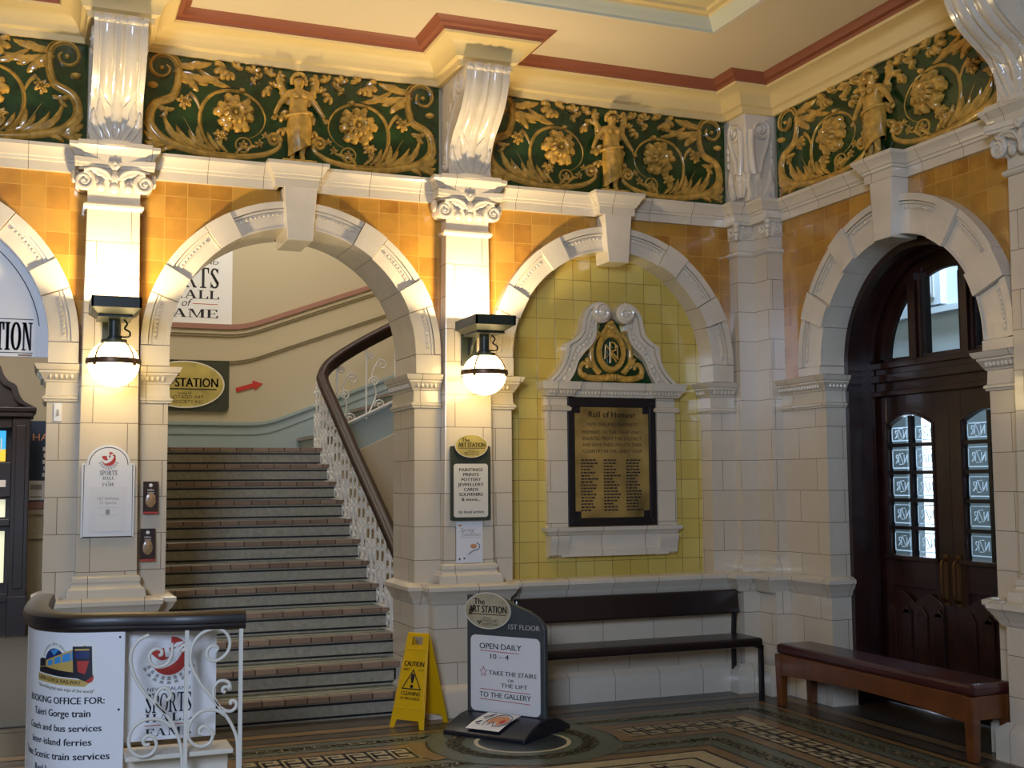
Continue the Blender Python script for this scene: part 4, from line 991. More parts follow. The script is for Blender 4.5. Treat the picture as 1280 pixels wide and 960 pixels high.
# ================================================================ STAIRCASE
def build_stairs():
    t = thing('staircase', 'broad mosaic staircase with brown tiled nosings rising behind the middle arch', 'staircase', (0.66, 0.065, 0))
    ox, oy = 0.66, 0.065
    R, T = .1615, .2928
    for i in range(12):
        y = i * T; z = (i + 1) * R; x1 = 2.56 - ox if i > 1 else 2.44 - ox
        b = MB(); b.box(0, x1, y, y + T + .02, max(0, z - R - .03), z - .004, 2)
        b.box(0, x1, y + .02, y + T + .01, z - .02, z, 0)
        b.box(0, x1 + .02, y - .035, y + .055, z - .034, z + .001, 1)
        for q0, q1 in ((.012, .026), (.098, .112)):
            b.box(.02, x1 - .02, y - .002, y + .01, z - R + q0, z - R + q1, 3)
        b.box(x1 - .035, x1 - .02, y - .002, y + .01, z - R + .012, z - R + .112, 3)
        b.box(.04, x1 - .04, y + .11, y + .118, z, z + .0015, 3); b.box(.04, x1 - .04, y + .235, y + .243, z, z + .0015, 3)
        b.build('step', ['tread', 'nosing', 'riser', 'riser_line'], t)
    b = MB(); b.box(-.02, 2.0, 12 * T, 5.09 - oy, 1.78, 1.938, 0); b.box(2.0, 3.62, 3.62 - oy, 5.09 - oy, 1.78, 1.938, 0)
    b.build('landing', ['tread'], t)
    for i in range(5):
        x = 2.67 - ox + i * .30; z = 1.938 + (i + 1) * R
        b = MB(); b.box(x, x + .34, 3.60 - oy, 5.055 - oy, z - R, z, 0); b.box(x - .03, x + .05, 3.60 - oy, 5.055 - oy, z - .032, z + .001, 1); b.box(x - .002, x + .004, 3.64 - oy, 5.0 - oy, z - R + .02, z - R + .035, 2)
        b.build('step', ['tread', 'nosing', 'riser_line'], t)
    b = MB(); P = [(2.60 - ox, 1.74), (4.25 - ox, 2.52), (4.25 - ox, 2.86), (2.60 - ox, 2.06)]
    b.prism(P, 3.52 - oy, 3.60 - oy, 'y', 0); b.prism([(2.6 - ox, 2.05), (4.25 - ox, 2.85), (4.25 - ox, 2.88), (2.6 - ox, 2.08)], 3.49 - oy, 3.62 - oy, 'y', 0)
    b.build('string', ['skirting_blue'], t)
    b = MB(); b.strip([(2.60 - ox, 1.70), (3.2 - ox, 1.96), (4.25 - ox, 2.46)], [(2.60 - ox, 1.76), (3.2 - ox, 2.03), (4.25 - ox, 2.53)], 3.55 - oy, 5.0 - oy); b.build('soffit', ['stair_wall'], t)
    # lower wall closing the well
    b = MB(); b.box(2.44 - ox, 2.56 - ox, .42, 3.3, 0, .05, 0); b.prism([(.42, 0), (3.45, 0), (3.45, 1.86), (3.2, 1.86), (.42, .26)], 2.52 - ox, 2.58 - ox, 'x', 0); b.prism([(2.56 - ox, 0), (4.25 - ox, 0), (4.25 - ox, 2.53), (2.56 - ox, 1.75)], 3.45 - oy, 3.53 - oy, 'y', 0); b.build('side_wall', ['stair_wall'], t)
    # handrail with its turn
    rail = [(2.52, .40, .93), (2.52, .97, 1.275), (2.52, 2.0, 1.86), (2.52, 2.9, 2.385), (2.52, 3.1, 2.50), (2.525, 3.24, 2.585), (2.555, 3.36, 2.67), (2.63, 3.44, 2.765), (2.76, 3.485, 2.865), (2.95, 3.50, 2.985), (3.2, 3.50, 3.125), (4.2, 3.50, 3.66)]
    Q = smooth_pts(rail, 5)
    b = MB(); b.tube([(x - ox, y - oy, z) for x, y, z in Q], .056, 12); b.tube([(x - ox, y - oy, z - .045) for x, y, z in Q], .040, 10); b.tube([(x - ox - (.03 if y < 3.3 else 0), y - oy - (.03 if y >= 3.3 else 0), z + .012) for x, y, z in Q], .036, 8)
    b.build('handrail', ['mahogany'], t, smooth=60)
    # cast iron balustrade: one scrolled panel per tread
    def panel(h=.60):
        b = MB()
        for yy in (.035, .18): b.tube([(0, yy, .0), (0, yy, h + .10 + (yy - .1) * .55)], .009, 6)
        for y0, s in ((.095, 1), (.24, 1)):
            S1 = spiral(y0 - .005, .085, .014, .070, 200, 200 + 480, 20)
            S2 = spiral(y0 + .02, h - .05, .012, .05, 20, 20 + 480, 18)[::-1]
            P = S1 + [(y0 + .045, .26), (y0 - .03, .38)] + S2
            P = smooth_pts(P, 2); b.tube([(.004, y, z) for y, z in P], .0095, 6)
            P = spiral(y0 - .01, .30, .012, .045, 0, 420, 16); b.tube([(-.004, y, z) for y, z in P], .009, 6)
            P = spiral(y0 + .03, .44, .01, .04, 180, 560, 14); b.tube([(.004, y, z) for y, z in P], .008, 6)
            b.leaf((y0 - .02, .16), (y0 - .02, .27), .025, .02, .2, 0, 3)
            for q in range(len(b.v) - 75, len(b.v)):
                x, y, z = b.v[q]; b.v[q] = (y, x, z)
            b.ball((0, y0 - .005, .085), .02); b.ball((0, y0 + .02, h - .05), .018)
        b.box(-.03, .03, -.02, .30, 0, .012)
        return b
    pb = panel(); first = None
    for i in range(1, 12):
        z = (i + 1) * R; y = i * T
        if first is None:
            o = pb.build('baluster_panel', ['white_paint'], t, smooth=60); first = o
        else:
            o = first.copy(); COL.objects.link(o); o.parent = t
        o.location = (2.515 - ox, y, z)
    for i in range(5):
        x = 2.66 + i * .30
        b = MB(); zb = 2.06 + (x - 2.6) * .485; zt = 2.80 + (x - 2.66) * .56
        b.tube([(x + .06, 3.5, zb), (x + .06, 3.5, zt)], .010, 6)
        for cx, cz, r in ((.14, .35, .055), (.22, .52, .06), (.20, .12, .055), (.10, .60, .04)):
            P = spiral(x + cx, zb + cz + .03, .010, r, 40 * i, 40 * i + 520, 20); b.tube([(a, 3.5, c) for a, c in P], .008, 6)
        b.tube(smooth_pts([(x + .08, 3.5, zb + .05), (x + .16, 3.5, zb + .25), (x + .12, 3.5, zb + .45), (x + .2, 3.5, zb + .62)], 4), .008, 6)
        b.tube([(x - .02, 3.5, zb + .01), (x + .28, 3.5, zb + .155)], .014, 6)
        b.add([], []); o = b.build('baluster_panel', ['white_paint'], t, smooth=60); o.location = (-ox, -oy, 0)
build_stairs()

# ================================================================ WALL LAMPS
def make_lamp(c, label):
    t = thing('globe_lamp', label, 'lamp', (c, 0, 0), 0, 'globe wall lamps on the pilasters')
    b = MB(); b.box(-.055, .055, -.145, -.12, 2.42, 2.70); b.prism([(-.145, 2.69), (-.145, 2.50), (-.17, 2.49), (-.22, 2.56), (-.33, 2.64), (-.33, 2.66)], -.008, .008, 'x')
    b.build('back_plate', ['green_metal'], t)
    b = MB(); b.taper((-.09, .09, -.56, -.32, 2.612), (-.142, .142, -.68, -.255, 2.655)); b.box(-.142, .142, -.68, -.668, 2.65, 2.715); b.box(-.142, .142, -.267, -.255, 2.65, 2.715); b.box(-.142, -.13, -.68, -.255, 2.65, 2.715); b.box(.13, .142, -.68, -.255, 2.65, 2.715)
    b.box(-.10, .10, -.58, -.30, 2.605, 2.615)
    tray = b.build('uplight_housing', ['green_metal'], t); tray['label'] = 'dark tapered uplight housing above the globe'
    b = MB(); b.box(-.128, .128, -.665, -.27, 2.652, 2.656); b.build('lens', ['lens'], tray)
    b = MB(); b.lathe([(.0, 2.61), (.034, 2.61), (.034, 2.50), (.045, 2.495), (.045, 2.485), (.075, 2.48), (.078, 2.455), (.06, 2.45), (0, 2.45)], (0, -.45, 0), 18); b.build('stem', ['green_metal'], t, smooth=40)
    b = MB(); b.tube(smooth_pts([(.05, -.45, 2.61), (.075, -.46, 2.58), (.06, -.46, 2.55), (.09, -.46, 2.53), (.085, -.46, 2.50), (.03, -.455, 2.50)], 5), .006, 6); b.build('cable', ['black_metal'], t, smooth=60)
    b = MB(); b.ball((0, -.45, 2.335), .150, .150, .143, 28, 18); b.build('globe', ['globe'], t, smooth=80)['label'] = 'glowing white globe'
    b = MB(); b.lathe([(.149, -.017), (.160, -.017), (.163, 0), (.160, .017), (.149, .017)], (0, -.45, 2.345), 32); b.build('ring', ['bronze'], t, smooth=40)
    for a in (PI / 4, PI * 3 / 4, PI * 5 / 4, PI * 7 / 4):
        b = MB(); P = [(.155 * math.sin(q) * math.cos(a), -.45 + .155 * math.sin(q) * math.sin(a), 2.335 + .150 * math.cos(q)) for q in [.45 + k * .11 for k in range(11)]]
        b.tube(P, .006, 6); b.ball((.160 * math.cos(a), -.45 + .160 * math.sin(a), 2.325), .012); b.build('strap', ['bronze'], t, smooth=60)
    d = bpy.data.lights.new('uplight', 'AREA'); d.shape = 'RECTANGLE'; d.size = .10; d.size_y = .06; d.energy = UPLIGHT_E; d.color = WARM
    o = bpy.data.objects.new('uplight', d); COL.objects.link(o); o.parent = t; o.location = (0, -.43, 2.658); o.rotation_euler = (PI, 0, 0)
make_lamp(PIL[0], 'globe wall lamp on the pilaster with the sports plaque, left of the stairs')
make_lamp(PIL[1], 'globe wall lamp on the pilaster right of the stairs, beside the niche')

# ================================================================ NICHE: surround and board
def build_memorial():
    t = thing('memorial_surround', 'cream glazed surround with broken scroll pediment on the yellow niche wall', 'memorial', (4.045, .13, 0)); X = 4.045
    def lx(x): return x - X
    for x0, x1 in ((3.505, 3.665), (4.425, 4.585)):
        b = MB(); a, c = lx(x0), lx(x1); b.box(a, c, -.055, 0, 1.26, 2.235)
        b.sweep([(a, 0), (a, -.055), (c, -.055), (c, 0)], [(0, 2.125), (.022, 2.13), (.028, 2.15), (.012, 2.165), (0, 2.17)])
        b.build('pilaster_strip', ['cream_block'], t)
    b = MB(); b.box(lx(3.50), lx(4.59), -.06, 0, 2.235, 2.26)
    pr = [(0, 2.235), (.012, 2.24), (.028, 2.27), (.04, 2.285), (.05, 2.29), (.055, 2.325), (.062, 2.345), (0, 2.35)]
    a, c = lx(3.495), lx(4.595)
    b.sweep([(a, 0), (a, -.075), (a + .2, -.075), (a + .2, -.05), (c - .2, -.05), (c - .2, -.075), (c, -.075), (c, 0)], pr); b.box(a, c, -.07, 0, 2.24, 2.34)
    for k in range(40):
        x = a + (c - a) * (k + .5) / 40; y = -.105 if (k < 8 or k > 31) else -.078
        b.ball((x, y, 2.265), .011, .012, .016, 6, 4)
    b.build('entablature', ['cream_run'], t, smooth=35)
    b = MB(); b.box(lx(3.51), lx(4.575), -.06, 0, 1.07, 1.26); b.sweep([(lx(3.51), 0), (lx(3.51), -.06), (lx(4.575), -.06), (lx(4.575), 0)], [(0, 1.20), (.01, 1.205), (.02, 1.225), (.035, 1.235), (.04, 1.262), (0, 1.265)])
    for x0 in (3.51, 4.425): b.prism([(-.10, 1.20), (-.10, 1.16), (-.085, 1.13), (-.075, 1.06), (0, 1.03), (0, 1.20)], lx(x0) - .003, lx(x0 + .15), 'x')
    b.box(lx(3.6), lx(4.5), -.075, 0, 1.045, 1.10)
    b.build('sill', ['cream_run'], t, smooth=35)
    for s in (1, -1):
        out = [(3.50, 2.35), (3.575, 2.42), (3.625, 2.50), (3.645, 2.575), (3.650, 2.635), (3.70, 2.66), (3.765, 2.72), (3.785, 2.80), (3.81, 2.88), (3.865, 2.94), (3.945, 2.965)]
        inn = [(3.68, 2.35), (3.725, 2.42), (3.755, 2.50), (3.785, 2.545), (3.82, 2.585), (3.86, 2.62), (3.895, 2.67), (3.910, 2.73), (3.915, 2.79), (3.925, 2.83), (3.95, 2.85)]
        O = smooth_pts([(s * lx(x), z) for x, z in out], 4); I = smooth_pts([(s * lx(x), z) for x, z in inn], 4)
        mx = lambda k: [((1 - k) * a[0] + k * c_[0], (1 - k) * a[1] + k * c_[1]) for a, c_ in zip(O, I)]
        b = MB(); b.strip(O, I, -.06, 0); b.strip(O, mx(.22), -.088, -.05); b.strip(mx(.28), mx(.5), -.076, -.05); b.strip(mx(.86), I, -.075, -.05)
        for q in range(1, 14):
            k = int(q * (len(O) - 6) / 14); p = mx(.69)[k]; b.ball((p[0], -.062, p[1]), .016, .014, .02, 7, 5)
        cx = s * -.100; b.lathe([(0, -.12), (.055, -.12), (.078, -.10), (.078, 0)], (0, 0, 0), 22)
        n0 = len(b.v) - 4 * 22
        for q in range(n0, len(b.v)):
            x, y, z = b.v[q]; b.v[q] = (cx + x, z, 2.878 + y)
        P = spiral(cx, 2.878, .066, .012, 90, 90 + s * 560, 28); b.tube([(x, -.118, z) for x, z in P], .011, 6); b.ball((cx, -.12, 2.878), .02, .016, .02)
        b.build('pediment_scroll', ['cream'], t, smooth=40)
    b = MB(); b.prism([(-.36, 2.35), (.36, 2.35), (.27, 2.52), (.13, 2.62), (.06, 2.84), (-.06, 2.84), (-.13, 2.62), (-.27, 2.52)], -.035, -.005)
    g = b.build('cartouche_ground', ['green_glaze'], t)
    b = MB(); Y = -.04
    b.lathe([(.085, 0), (.09, .022), (.112, .026), (.125, .0)], (0, 0, 0), 32); 
    for q in range(len(b.v)):
        x, y, z = b.v[q]; b.v[q] = (x, Y - z * 1.2, 2.585 + y * 1.28)
    for s in (-1, 1):
        curve(b, [(s * .02, 2.39), (s * .14, 2.38), (s * .24, 2.40), (s * .265, 2.45), (s * .235, 2.495), (s * .20, 2.48), (s * .205, 2.455)], .030, .014, Y)
        curve(b, [(s * .10, 2.42), (s * .16, 2.50), (s * .165, 2.60), (s * .135, 2.68), (s * .10, 2.72), (s * .13, 2.745)], .026, .016, Y)
        curve(b, [(s * .09, 2.70), (s * .05, 2.75), (s * .02, 2.80)], .022, .014, Y)
        b.leaf((s * .15, 2.46), (s * .21, 2.54), .025, .03, .1, Y, 3); b.ball((s * .24, Y - .02, 2.40), .03, .02, .022)
    for k in range(5): b.ball(((k - 2) * .022, Y - .01, 2.39), .012, .03, .03)
    b.leaf((0, 2.71), (0, 2.83), .05, .035, 0, Y, 3); b.ball((0, Y - .02, 2.77), .026)
    b.build('cartouche_frame', ['gold_glaze'], g, smooth=60)
    b = MB()
    for s in (-1, 1): b.tube([(s * .055, Y - .005, 2.53), (s * .05, Y - .01, 2.64)], .007, 6)
    b.tube([(-.05, Y - .01, 2.64), (.055, Y - .01, 2.53)], .008, 6)
    b.tube([(-.012, Y - .014, 2.50), (-.012, Y - .014, 2.66)], .008, 6); b.tube(smooth_pts([(-.012, Y - .014, 2.66), (.03, Y - .014, 2.65), (.03, Y - .014, 2.60), (-.01, Y - .014, 2.585), (.04, Y - .014, 2.51)], 4), .008, 6)
    b.tube([(-.05, Y - .012, 2.62), (.05, Y - .012, 2.62), (-.055, Y - .012, 2.54), (.05, Y - .012, 2.54)], .006, 6)
    b.build('monogram', ['gold_glaze'], g, smooth=60)
    t = thing('honour_board', 'tarnished brass roll of honour plaque in a black frame inside the niche surround', 'plaque', (4.045, .13, 0))
    b = MB(); x0, x1, z0, z1 = -.372, .372, 1.268, 2.232
    b.box(x0, x1, -.03, -.005, z0, z1); b.strip([(x0, z0), (x1, z0), (x1, z1), (x0, z1), (x0, z0)], [(x0 + .055, z0 + .055), (x1 - .055, z0 + .055), (x1 - .055, z1 - .07), (x0 + .055, z1 - .07), (x0 + .055, z0 + .055)], -.05, -.02)
    b.build('frame', ['dark_wood'], t, bevel=.004)
    b = MB(); P = []
    for cx, cz, sx, sz in ((-.312, 1.328, 1, 1), (.312, 1.328, -1, 1), (.312, 2.165, -1, -1), (-.312, 2.165, 1, -1)):
        q = [(cx, cz + sz * .05), (cx + sx * .05, cz + sz * .05), (cx + sx * .05, cz)]; P += q if sx * sz > 0 else q[::-1]
    b.prism(P, -.042, -.030); pl = b.build('brass_plate', ['brass_plate'], t)
    b = MB(); y = -.0425
    b.text('Roll of Honour', 0, 2.085, .065, y, 0, bold=.01); b.text('NEW ZEALAND RAILWAYS', 0, 2.02, .035, y); 
    for k, s in enumerate(('MEMBERS OF THE STAFF WHO', 'ENLISTED FROM THIS DISTRICT', 'AND GAVE THEIR LIVES FOR THEIR', 'COUNTRY IN THE GREAT WAR')): b.text(s, 0, 1.96 - k * .048, .036, y, 0, width=.50)
    rnd = random.Random(5)
    for col in range(3):
        for r in range(17):
            x = -.265 + col * .19; L = rnd.uniform(.08, .14)
            while L > .01:
                wd = rnd.uniform(.012, .03); b.box(x, x + wd, y - .0006, y + .0006, 1.755 - r * .0235, 1.766 - r * .0235); x += wd + .006; L -= wd + .006
    b.build('engraving', ['ink'], pl)['kind'] = 'stuff'
    b = MB()
    for x, z in ((-.34, 1.30), (.34, 1.30), (-.34, 2.195), (.34, 2.195)): b.ball((x, -.05, z), .013, .008, .013)
    for x, z in ((-.34, 1.30), (.34, 1.30), (-.34, 2.195), (.34, 2.195)):
        b2 = MB(); b2.ball((x, -.05, z), .013, .008, .013, 10, 7); b2.build('stud', ['black_metal'], t, smooth=60)
build_memorial()

# ================================================================ SIGNS
def rrect(x0, x1, z0, z1, r, n=6):
    P = []
    for cx, cz, a in ((x1 - r, z0 + r, -90), (x1 - r, z1 - r, 0), (x0 + r, z1 - r, 90), (x0 + r, z0 + r, 180)): P += arcpts(cx, cz, r, a, a + 90, n)
    return P
def ellipse(cx, cz, rx, rz, n=40): return arcpts(cx, cz, rx, 0, 360 - 360 / n, n - 1, rz)
def outline(b, P, wd, y0, y1, m):
    c = Vector((sum(p[0] for p in P) / len(P), sum(p[1] for p in P) / len(P)))
    Q = [tuple(c + (Vector(p) - c) * (1 - wd / max(.01, (Vector(p) - c).length))) for p in P]
    b.strip(P + P[:1], Q + Q[:1], y0, y1, 'y', m)
def art_oval(b, cx, cz, rx, rz, y, mg, mi, mw, ms=None):
    """gilt oval carrying The ART STATION"""
    b.prism(ellipse(cx, cz, rx, rz), y, y + .012, 'y', mg); outline(b, ellipse(cx, cz, rx, rz), rx * .035, y - .001, y + .011, mw)
    b.text('The', cx - rx * .35, cz + rz * .34, rz * .46, y - .0012, mi, bold=.03)
    b.text('ART STATION', cx + rx * .02, cz - rz * .10, rz * .54, y - .0012, mi, width=rx * 1.64, bold=.035)
    if ms is not None: b.add([(cx - rx * .86, y - .0008, cz - rz * .25), (cx - rx * .62, y - .0008, cz + rz * .3), (cx - rx * .54, y - .0008, cz + rz * .3), (cx - rx * .70, y - .0008, cz - rz * .25)], [(0, 1, 2, 3)], ms)
    b.box(cx - rx * .8, cx + rx * .8, y - .0012, y, cz - rz * .22, cz - rz * .17, ms if ms is not None else mi)
    b.text('home of', cx, cz - rz * .42, rz * .16, y - .0012, mi)
    b.text('OTAGO ART', cx + rx * .1, cz - rz * .60, rz * .2, y - .0012, mi, width=rx * .75); b.text('SOCIETY INC', cx + rx * .1, cz - rz * .80, rz * .2, y - .0012, mi, width=rx * .75)
    for k in range(3): b.add([(cx - rx * .46 + k * rx * .05, y - .0012, cz - rz * (.56 + .1 * (k % 2))), (cx - rx * .36 + k * rx * .05, y - .0012, cz - rz * (.56 + .1 * (k % 2))), (cx - rx * .41 + k * rx * .05, y - .0012, cz - rz * (.68 + .1 * (k % 2)))], [(0, 1, 2)], mi)
def sports_logo(b, cx, cz, r, y, mr, mw, mg, full=True):
    """red ball with a white leaping figure over a fan of grey rays"""
    n = 24
    b.add([(x, y, z) for x, z in arcpts(cx, cz, r, 150, 390, n)], [list(range(n + 1))], mr)
    b.add([(x, y, z) for x, z in arcpts(cx + r * .1, cz + r * .2, r * .9, 10, 90, 8)] + [(cx + r * .05, y, cz + r * .1)], [list(range(10))], mr)
    b.add([(x, y - .0008, z) for x, z in smooth_pts([(cx - r * 1.0, cz + r * .25), (cx - r * .5, cz - r * .15), (cx - .05 * r, cz - r * .05), (cx + r * .35, cz + r * .5), (cx + r * .72, cz + r * .42), (cx + r * .5, cz - r * .1), (cx + r * .1, cz - r * .45), (cx - r * .55, cz - r * .62), (cx - r * .95, cz - r * .2)], 4)], [list(range(33))], mw)
    b.add([(cx - r * .2, y - .0008, cz), (cx - r * .42, y - .0008, cz + r * 1.3), (cx - r * .28, y - .0008, cz + r * 1.3), (cx + r * .12, y - .0008, cz)], [(0, 1, 2, 3)], mw)
    b.add([(x, y - .001, z) for x, z in smooth_pts([(cx + r * .1, cz + r * .45), (cx + r * .35, cz + r * .75), (cx + r * .8, cz + r * .8), (cx + r * .45, cz + r * .55)], 3)], [list(range(10))], mw)
    for k in range(9):
        a = math.radians(205 + 130 * k / 8)
        for r0, r1 in ((1.08, 1.28), (1.33, 1.5)):
            P = [(cx + r * rr * math.cos(a + d), y, cz + r * rr * math.sin(a + d)) for rr, d in ((r0, -.06), (r1, -.08), (r1, .08), (r0, .06))]
            b.add(P, [(0, 1, 2, 3)], mg)

def signs():
    # sports plaque
    t = thing('sports_plaque', 'arched white plaque with red ball logo and a taped notice, on the left pilaster', 'sign', (.405, -.135, 1.275))
    def arch(w_, h, sh, r): return [(-w_, 0), (w_, 0), (w_, sh), (r, sh)] + arcpts(0, sh + .0, r, 0, 180, 18, h - sh) + [(-r, sh), (-w_, sh)]
    b = MB(); b.prism(arch(.158, .575, .46, .128), -.014, 0, 'y', 0); P = arch(.147, .562, .45, .118)
    outline(b, P, .005, -.0148, -.013, 1); b.build('board', ['sign_white', 'ink'], t)
    b = MB(); sports_logo(b, 0, .485, .042, -.0155, 0, 1, 2); b.serif('SPORTS', 0, .385, .030, -.0155, 3, .7); b.serif('HALL', 0, .358, .019, -.0155, 3, 1.0); b.text('of', 0, .343, .014, -.0155, 3, shear=.3); b.serif('FAME', 0, .318, .019, -.0155, 3, 1.0); b.build('emblem', ['ink_red', 'sign_white', 'ink_grey', 'ink'], t)
    b = MB(); b.box(-.112, .112, -.0165, -.014, .035, .312, 0); b.text('167 Athletes', 0, .232, .026, -.0172, 1); b.text('31 Sports', 0, .205, .026, -.0172, 1); b.box(-.06, .06, -.0172, -.016, .182, .183, 1); b.box(-.012, .012, -.0172, -.016, .14, .172, 2); b.box(-.05, .05, -.0172, -.016, .135, .136, 1); b.build('notice', ['paper', 'ink_grey', 'ink_grey'], t)
    # brochure holders
    def bro(c, z, label):
        t = thing('brochure_holder', label, 'brochure holder', c, 0, 'brochure holders beside the stairs')
        b = MB(); b.taper((-.046, .046, -.045, 0, 0), (-.046, .046, -.03, 0, .205)); b.build('booklets', ['brochure'], t, bevel=.002)
        b = MB(); b.ball((0, -.040, .085), .032, .006, .048, 12, 8, 0); b.ball((0, -.036, .18), .012, .003, .012, 8, 5, 1); b.text('HALL', 0, .145, .018, -.0385, 1); b.text('of fame', 0, .13, .014, -.0395, 1); b.box(-.046, .046, -.0465, -.044, 0, .012, 2); b.build('cover', ['brochure_glow', 'ink_white', 'ink_red'], t)
    bro((.668, -.032, 1.415), 0, 'upper dark brochure holder on the pier left of the stairs')
    bro((.655, -.032, 1.115), 0, 'lower dark brochure holder on the pier left of the stairs')
    # art station board on the right pilaster
    t = thing('notice_board', 'dark green wall board with gold oval reading PAINTINGS PRINTS POTTERY, under the right globe lamp', 'sign', (2.815, -.135, 1.335))
    b = MB(); b.prism(rrect(-.148, .148, 0, .52, .012), -.018, 0); b.build('board', ['art_green'], t)
    b = MB(); b.prism(rrect(-.127, .127, .022, .395, .02), -.022, -.015, 'y', 0)
    for k, s in enumerate(('PAINTINGS', 'PRINTS', 'POTTERY', 'JEWELLERY', 'CARDS', 'SOUVENIRS', '& more...')): b.text(s, 0, .343 - k * .0345, .031, -.0226, 1, bold=.04, width=(.175, .115, .145, .19, .105, .175, .14)[k])
    b.text('by local artists', 0, .05, .03, -.0226, 1, bold=.02, shear=.25, width=.19); b.build('panel', ['sign_cream', 'ink'], t)
    b = MB(); art_oval(b, 0, .52, .122, .082, -.036, 0, 1, 2); b.build('oval', ['art_gold', 'ink', 'sign_cream'], t)
    t = thing('exhibition_poster', 'white exhibition poster taped below the dark green wall board', 'poster', (2.81, -.1325, 1.04))
    b = MB(); b.box(-.098, .098, -.004, 0, 0, .285, 0); b.text('Spring', -.02, .215, .04, -.0046, 1, shear=.3); b.text('Exhibition', .01, .185, .035, -.0046, 1, shear=.3); b.box(-.07, .09, -.0046, -.003, .175, .177, 1)
    b.ball((.03, -.003, .115), .028, .003, .018, 10, 6, 2); b.tube(smooth_pts([(.05, -.0045, .14), (.075, -.0045, .12), (.065, -.0045, .095), (.03, -.0045, .085), (-.01, -.0045, .06)], 4), .003, 5, 3); b.ball((-.07, -.003, .26), .016, .003, .008, 8, 5, 2); b.box(-.08, -.068, -.0046, -.003, .02, .034, 3); b.box(-.045, -.033, -.0046, -.003, .025, .037, 3)
    b.build('sheet', ['paper', 'ink_grey', 'print_orange', 'art_green'], t)
    # light switch
    t = thing('light_switch', 'small white light switch high on the pier beside the passage arch', 'switch', (.155, -.03, 2.02))
    t.location = (.10, -.03, 2.0); b = MB(); b.box(-.024, .024, -.010, 0, 0, .115); p = b.build('plate', ['sign_white'], t, bevel=.003); b = MB(); b.taper((-.008, .008, -.018, -.009, .035), (-.006, .006, -.012, -.009, .075)); b.build('rocker', ['ink_grey'], p)
    # stairwell signs
    t = thing('stairwell_sign', 'large white sign with black serif lettering high on the stairwell wall', 'sign', (1.06, 5.1, 3.315))
    b = MB(); b.box(-.86, .86, -.03, 0, 0, 1.13, 0); y = -.0312
    b.text('NEW  ZEALAND', .36, .675, .055, y, 1, width=.70); b.serif('SPORTS', .72, .41, .225, y, 1, .70, 'RIGHT', gap=.06); b.serif('HALL', .72, .292, .092, y, 1, 1.62, 'RIGHT', gap=.06)
    b.text('of', .36, .205, .115, y, 1, shear=.35); b.box(.44, .71, y, -.029, .232, .239, 2); b.box(.02, .28, y, -.029, .232, .239, 2); b.serif('FAME', .71, .085, .092, y, 1, 1.85, 'RIGHT', gap=.06)
    b.build('panel', ['sign_white', 'ink', 'ink_red'], t)
    t = thing('stairwell_sign', 'dark green stairwell sign with a gilt oval, left of the red arrow', 'sign', (1.22, 5.1, 2.385))
    b = MB(); b.prism(rrect(-.28, .68, 0, .575, .05), -.03, 0); b.build('panel', ['art_green'], t)
    b = MB(); art_oval(b, .21, .285, .42, .255, -.042, 0, 1, 2); b.build('oval', ['art_gold', 'art_green', 'sign_cream'], t)
    t = thing('arrow_sign', 'red arrow on the stairwell wall pointing up right', 'sign', (1.975, 5.1, 2.645)); b = MB()
    b.prism([(0, .0), (.01, -.045), (.20, .01), (.205, -.02), (.29, .055), (.18, .088), (.185, .058)], -.012, 0); b.build('arrow', ['ink_red'], t)
    # tympanum sign in the passage arch
    t = thing('arched_panel', 'white arched panel with black lettering filling the head of the left passage arch', 'sign', (-.80, .05, 0))
    b = MB(); R = .835; P = [(-R, 2.41), (R, 2.41)] + arcpts(0, 2.5, R, 0, 180, 36); b.prism(P, .0, .03, 'y', 0)
    A = arcpts(0, 2.5, .79, 8, 172, 40); B_ = arcpts(0, 2.5, .784, 8, 172, 40); b.strip(A, B_, -.002, .01, 'y', 1)
    b.serif('STATION', .738, 2.45, .178, -.0015, 1, .37, 'RIGHT', gap=.13, fat=.05); b.box(-.7, .745, -.0015, .01, 2.432, 2.437, 1); b.box(-.7, .745, -.0015, .01, 2.645, 2.650, 1); b.box(.66, .74, -.0015, .01, 2.415, 2.425, 2)
    b.tube([(.5, .0, 2.93), (.46, 0, 3.0), (.5, 0, 3.08)], .02, 6, 2, .3); b.build('panel', ['sign_white', 'ink', 'bronze'], t)
signs()

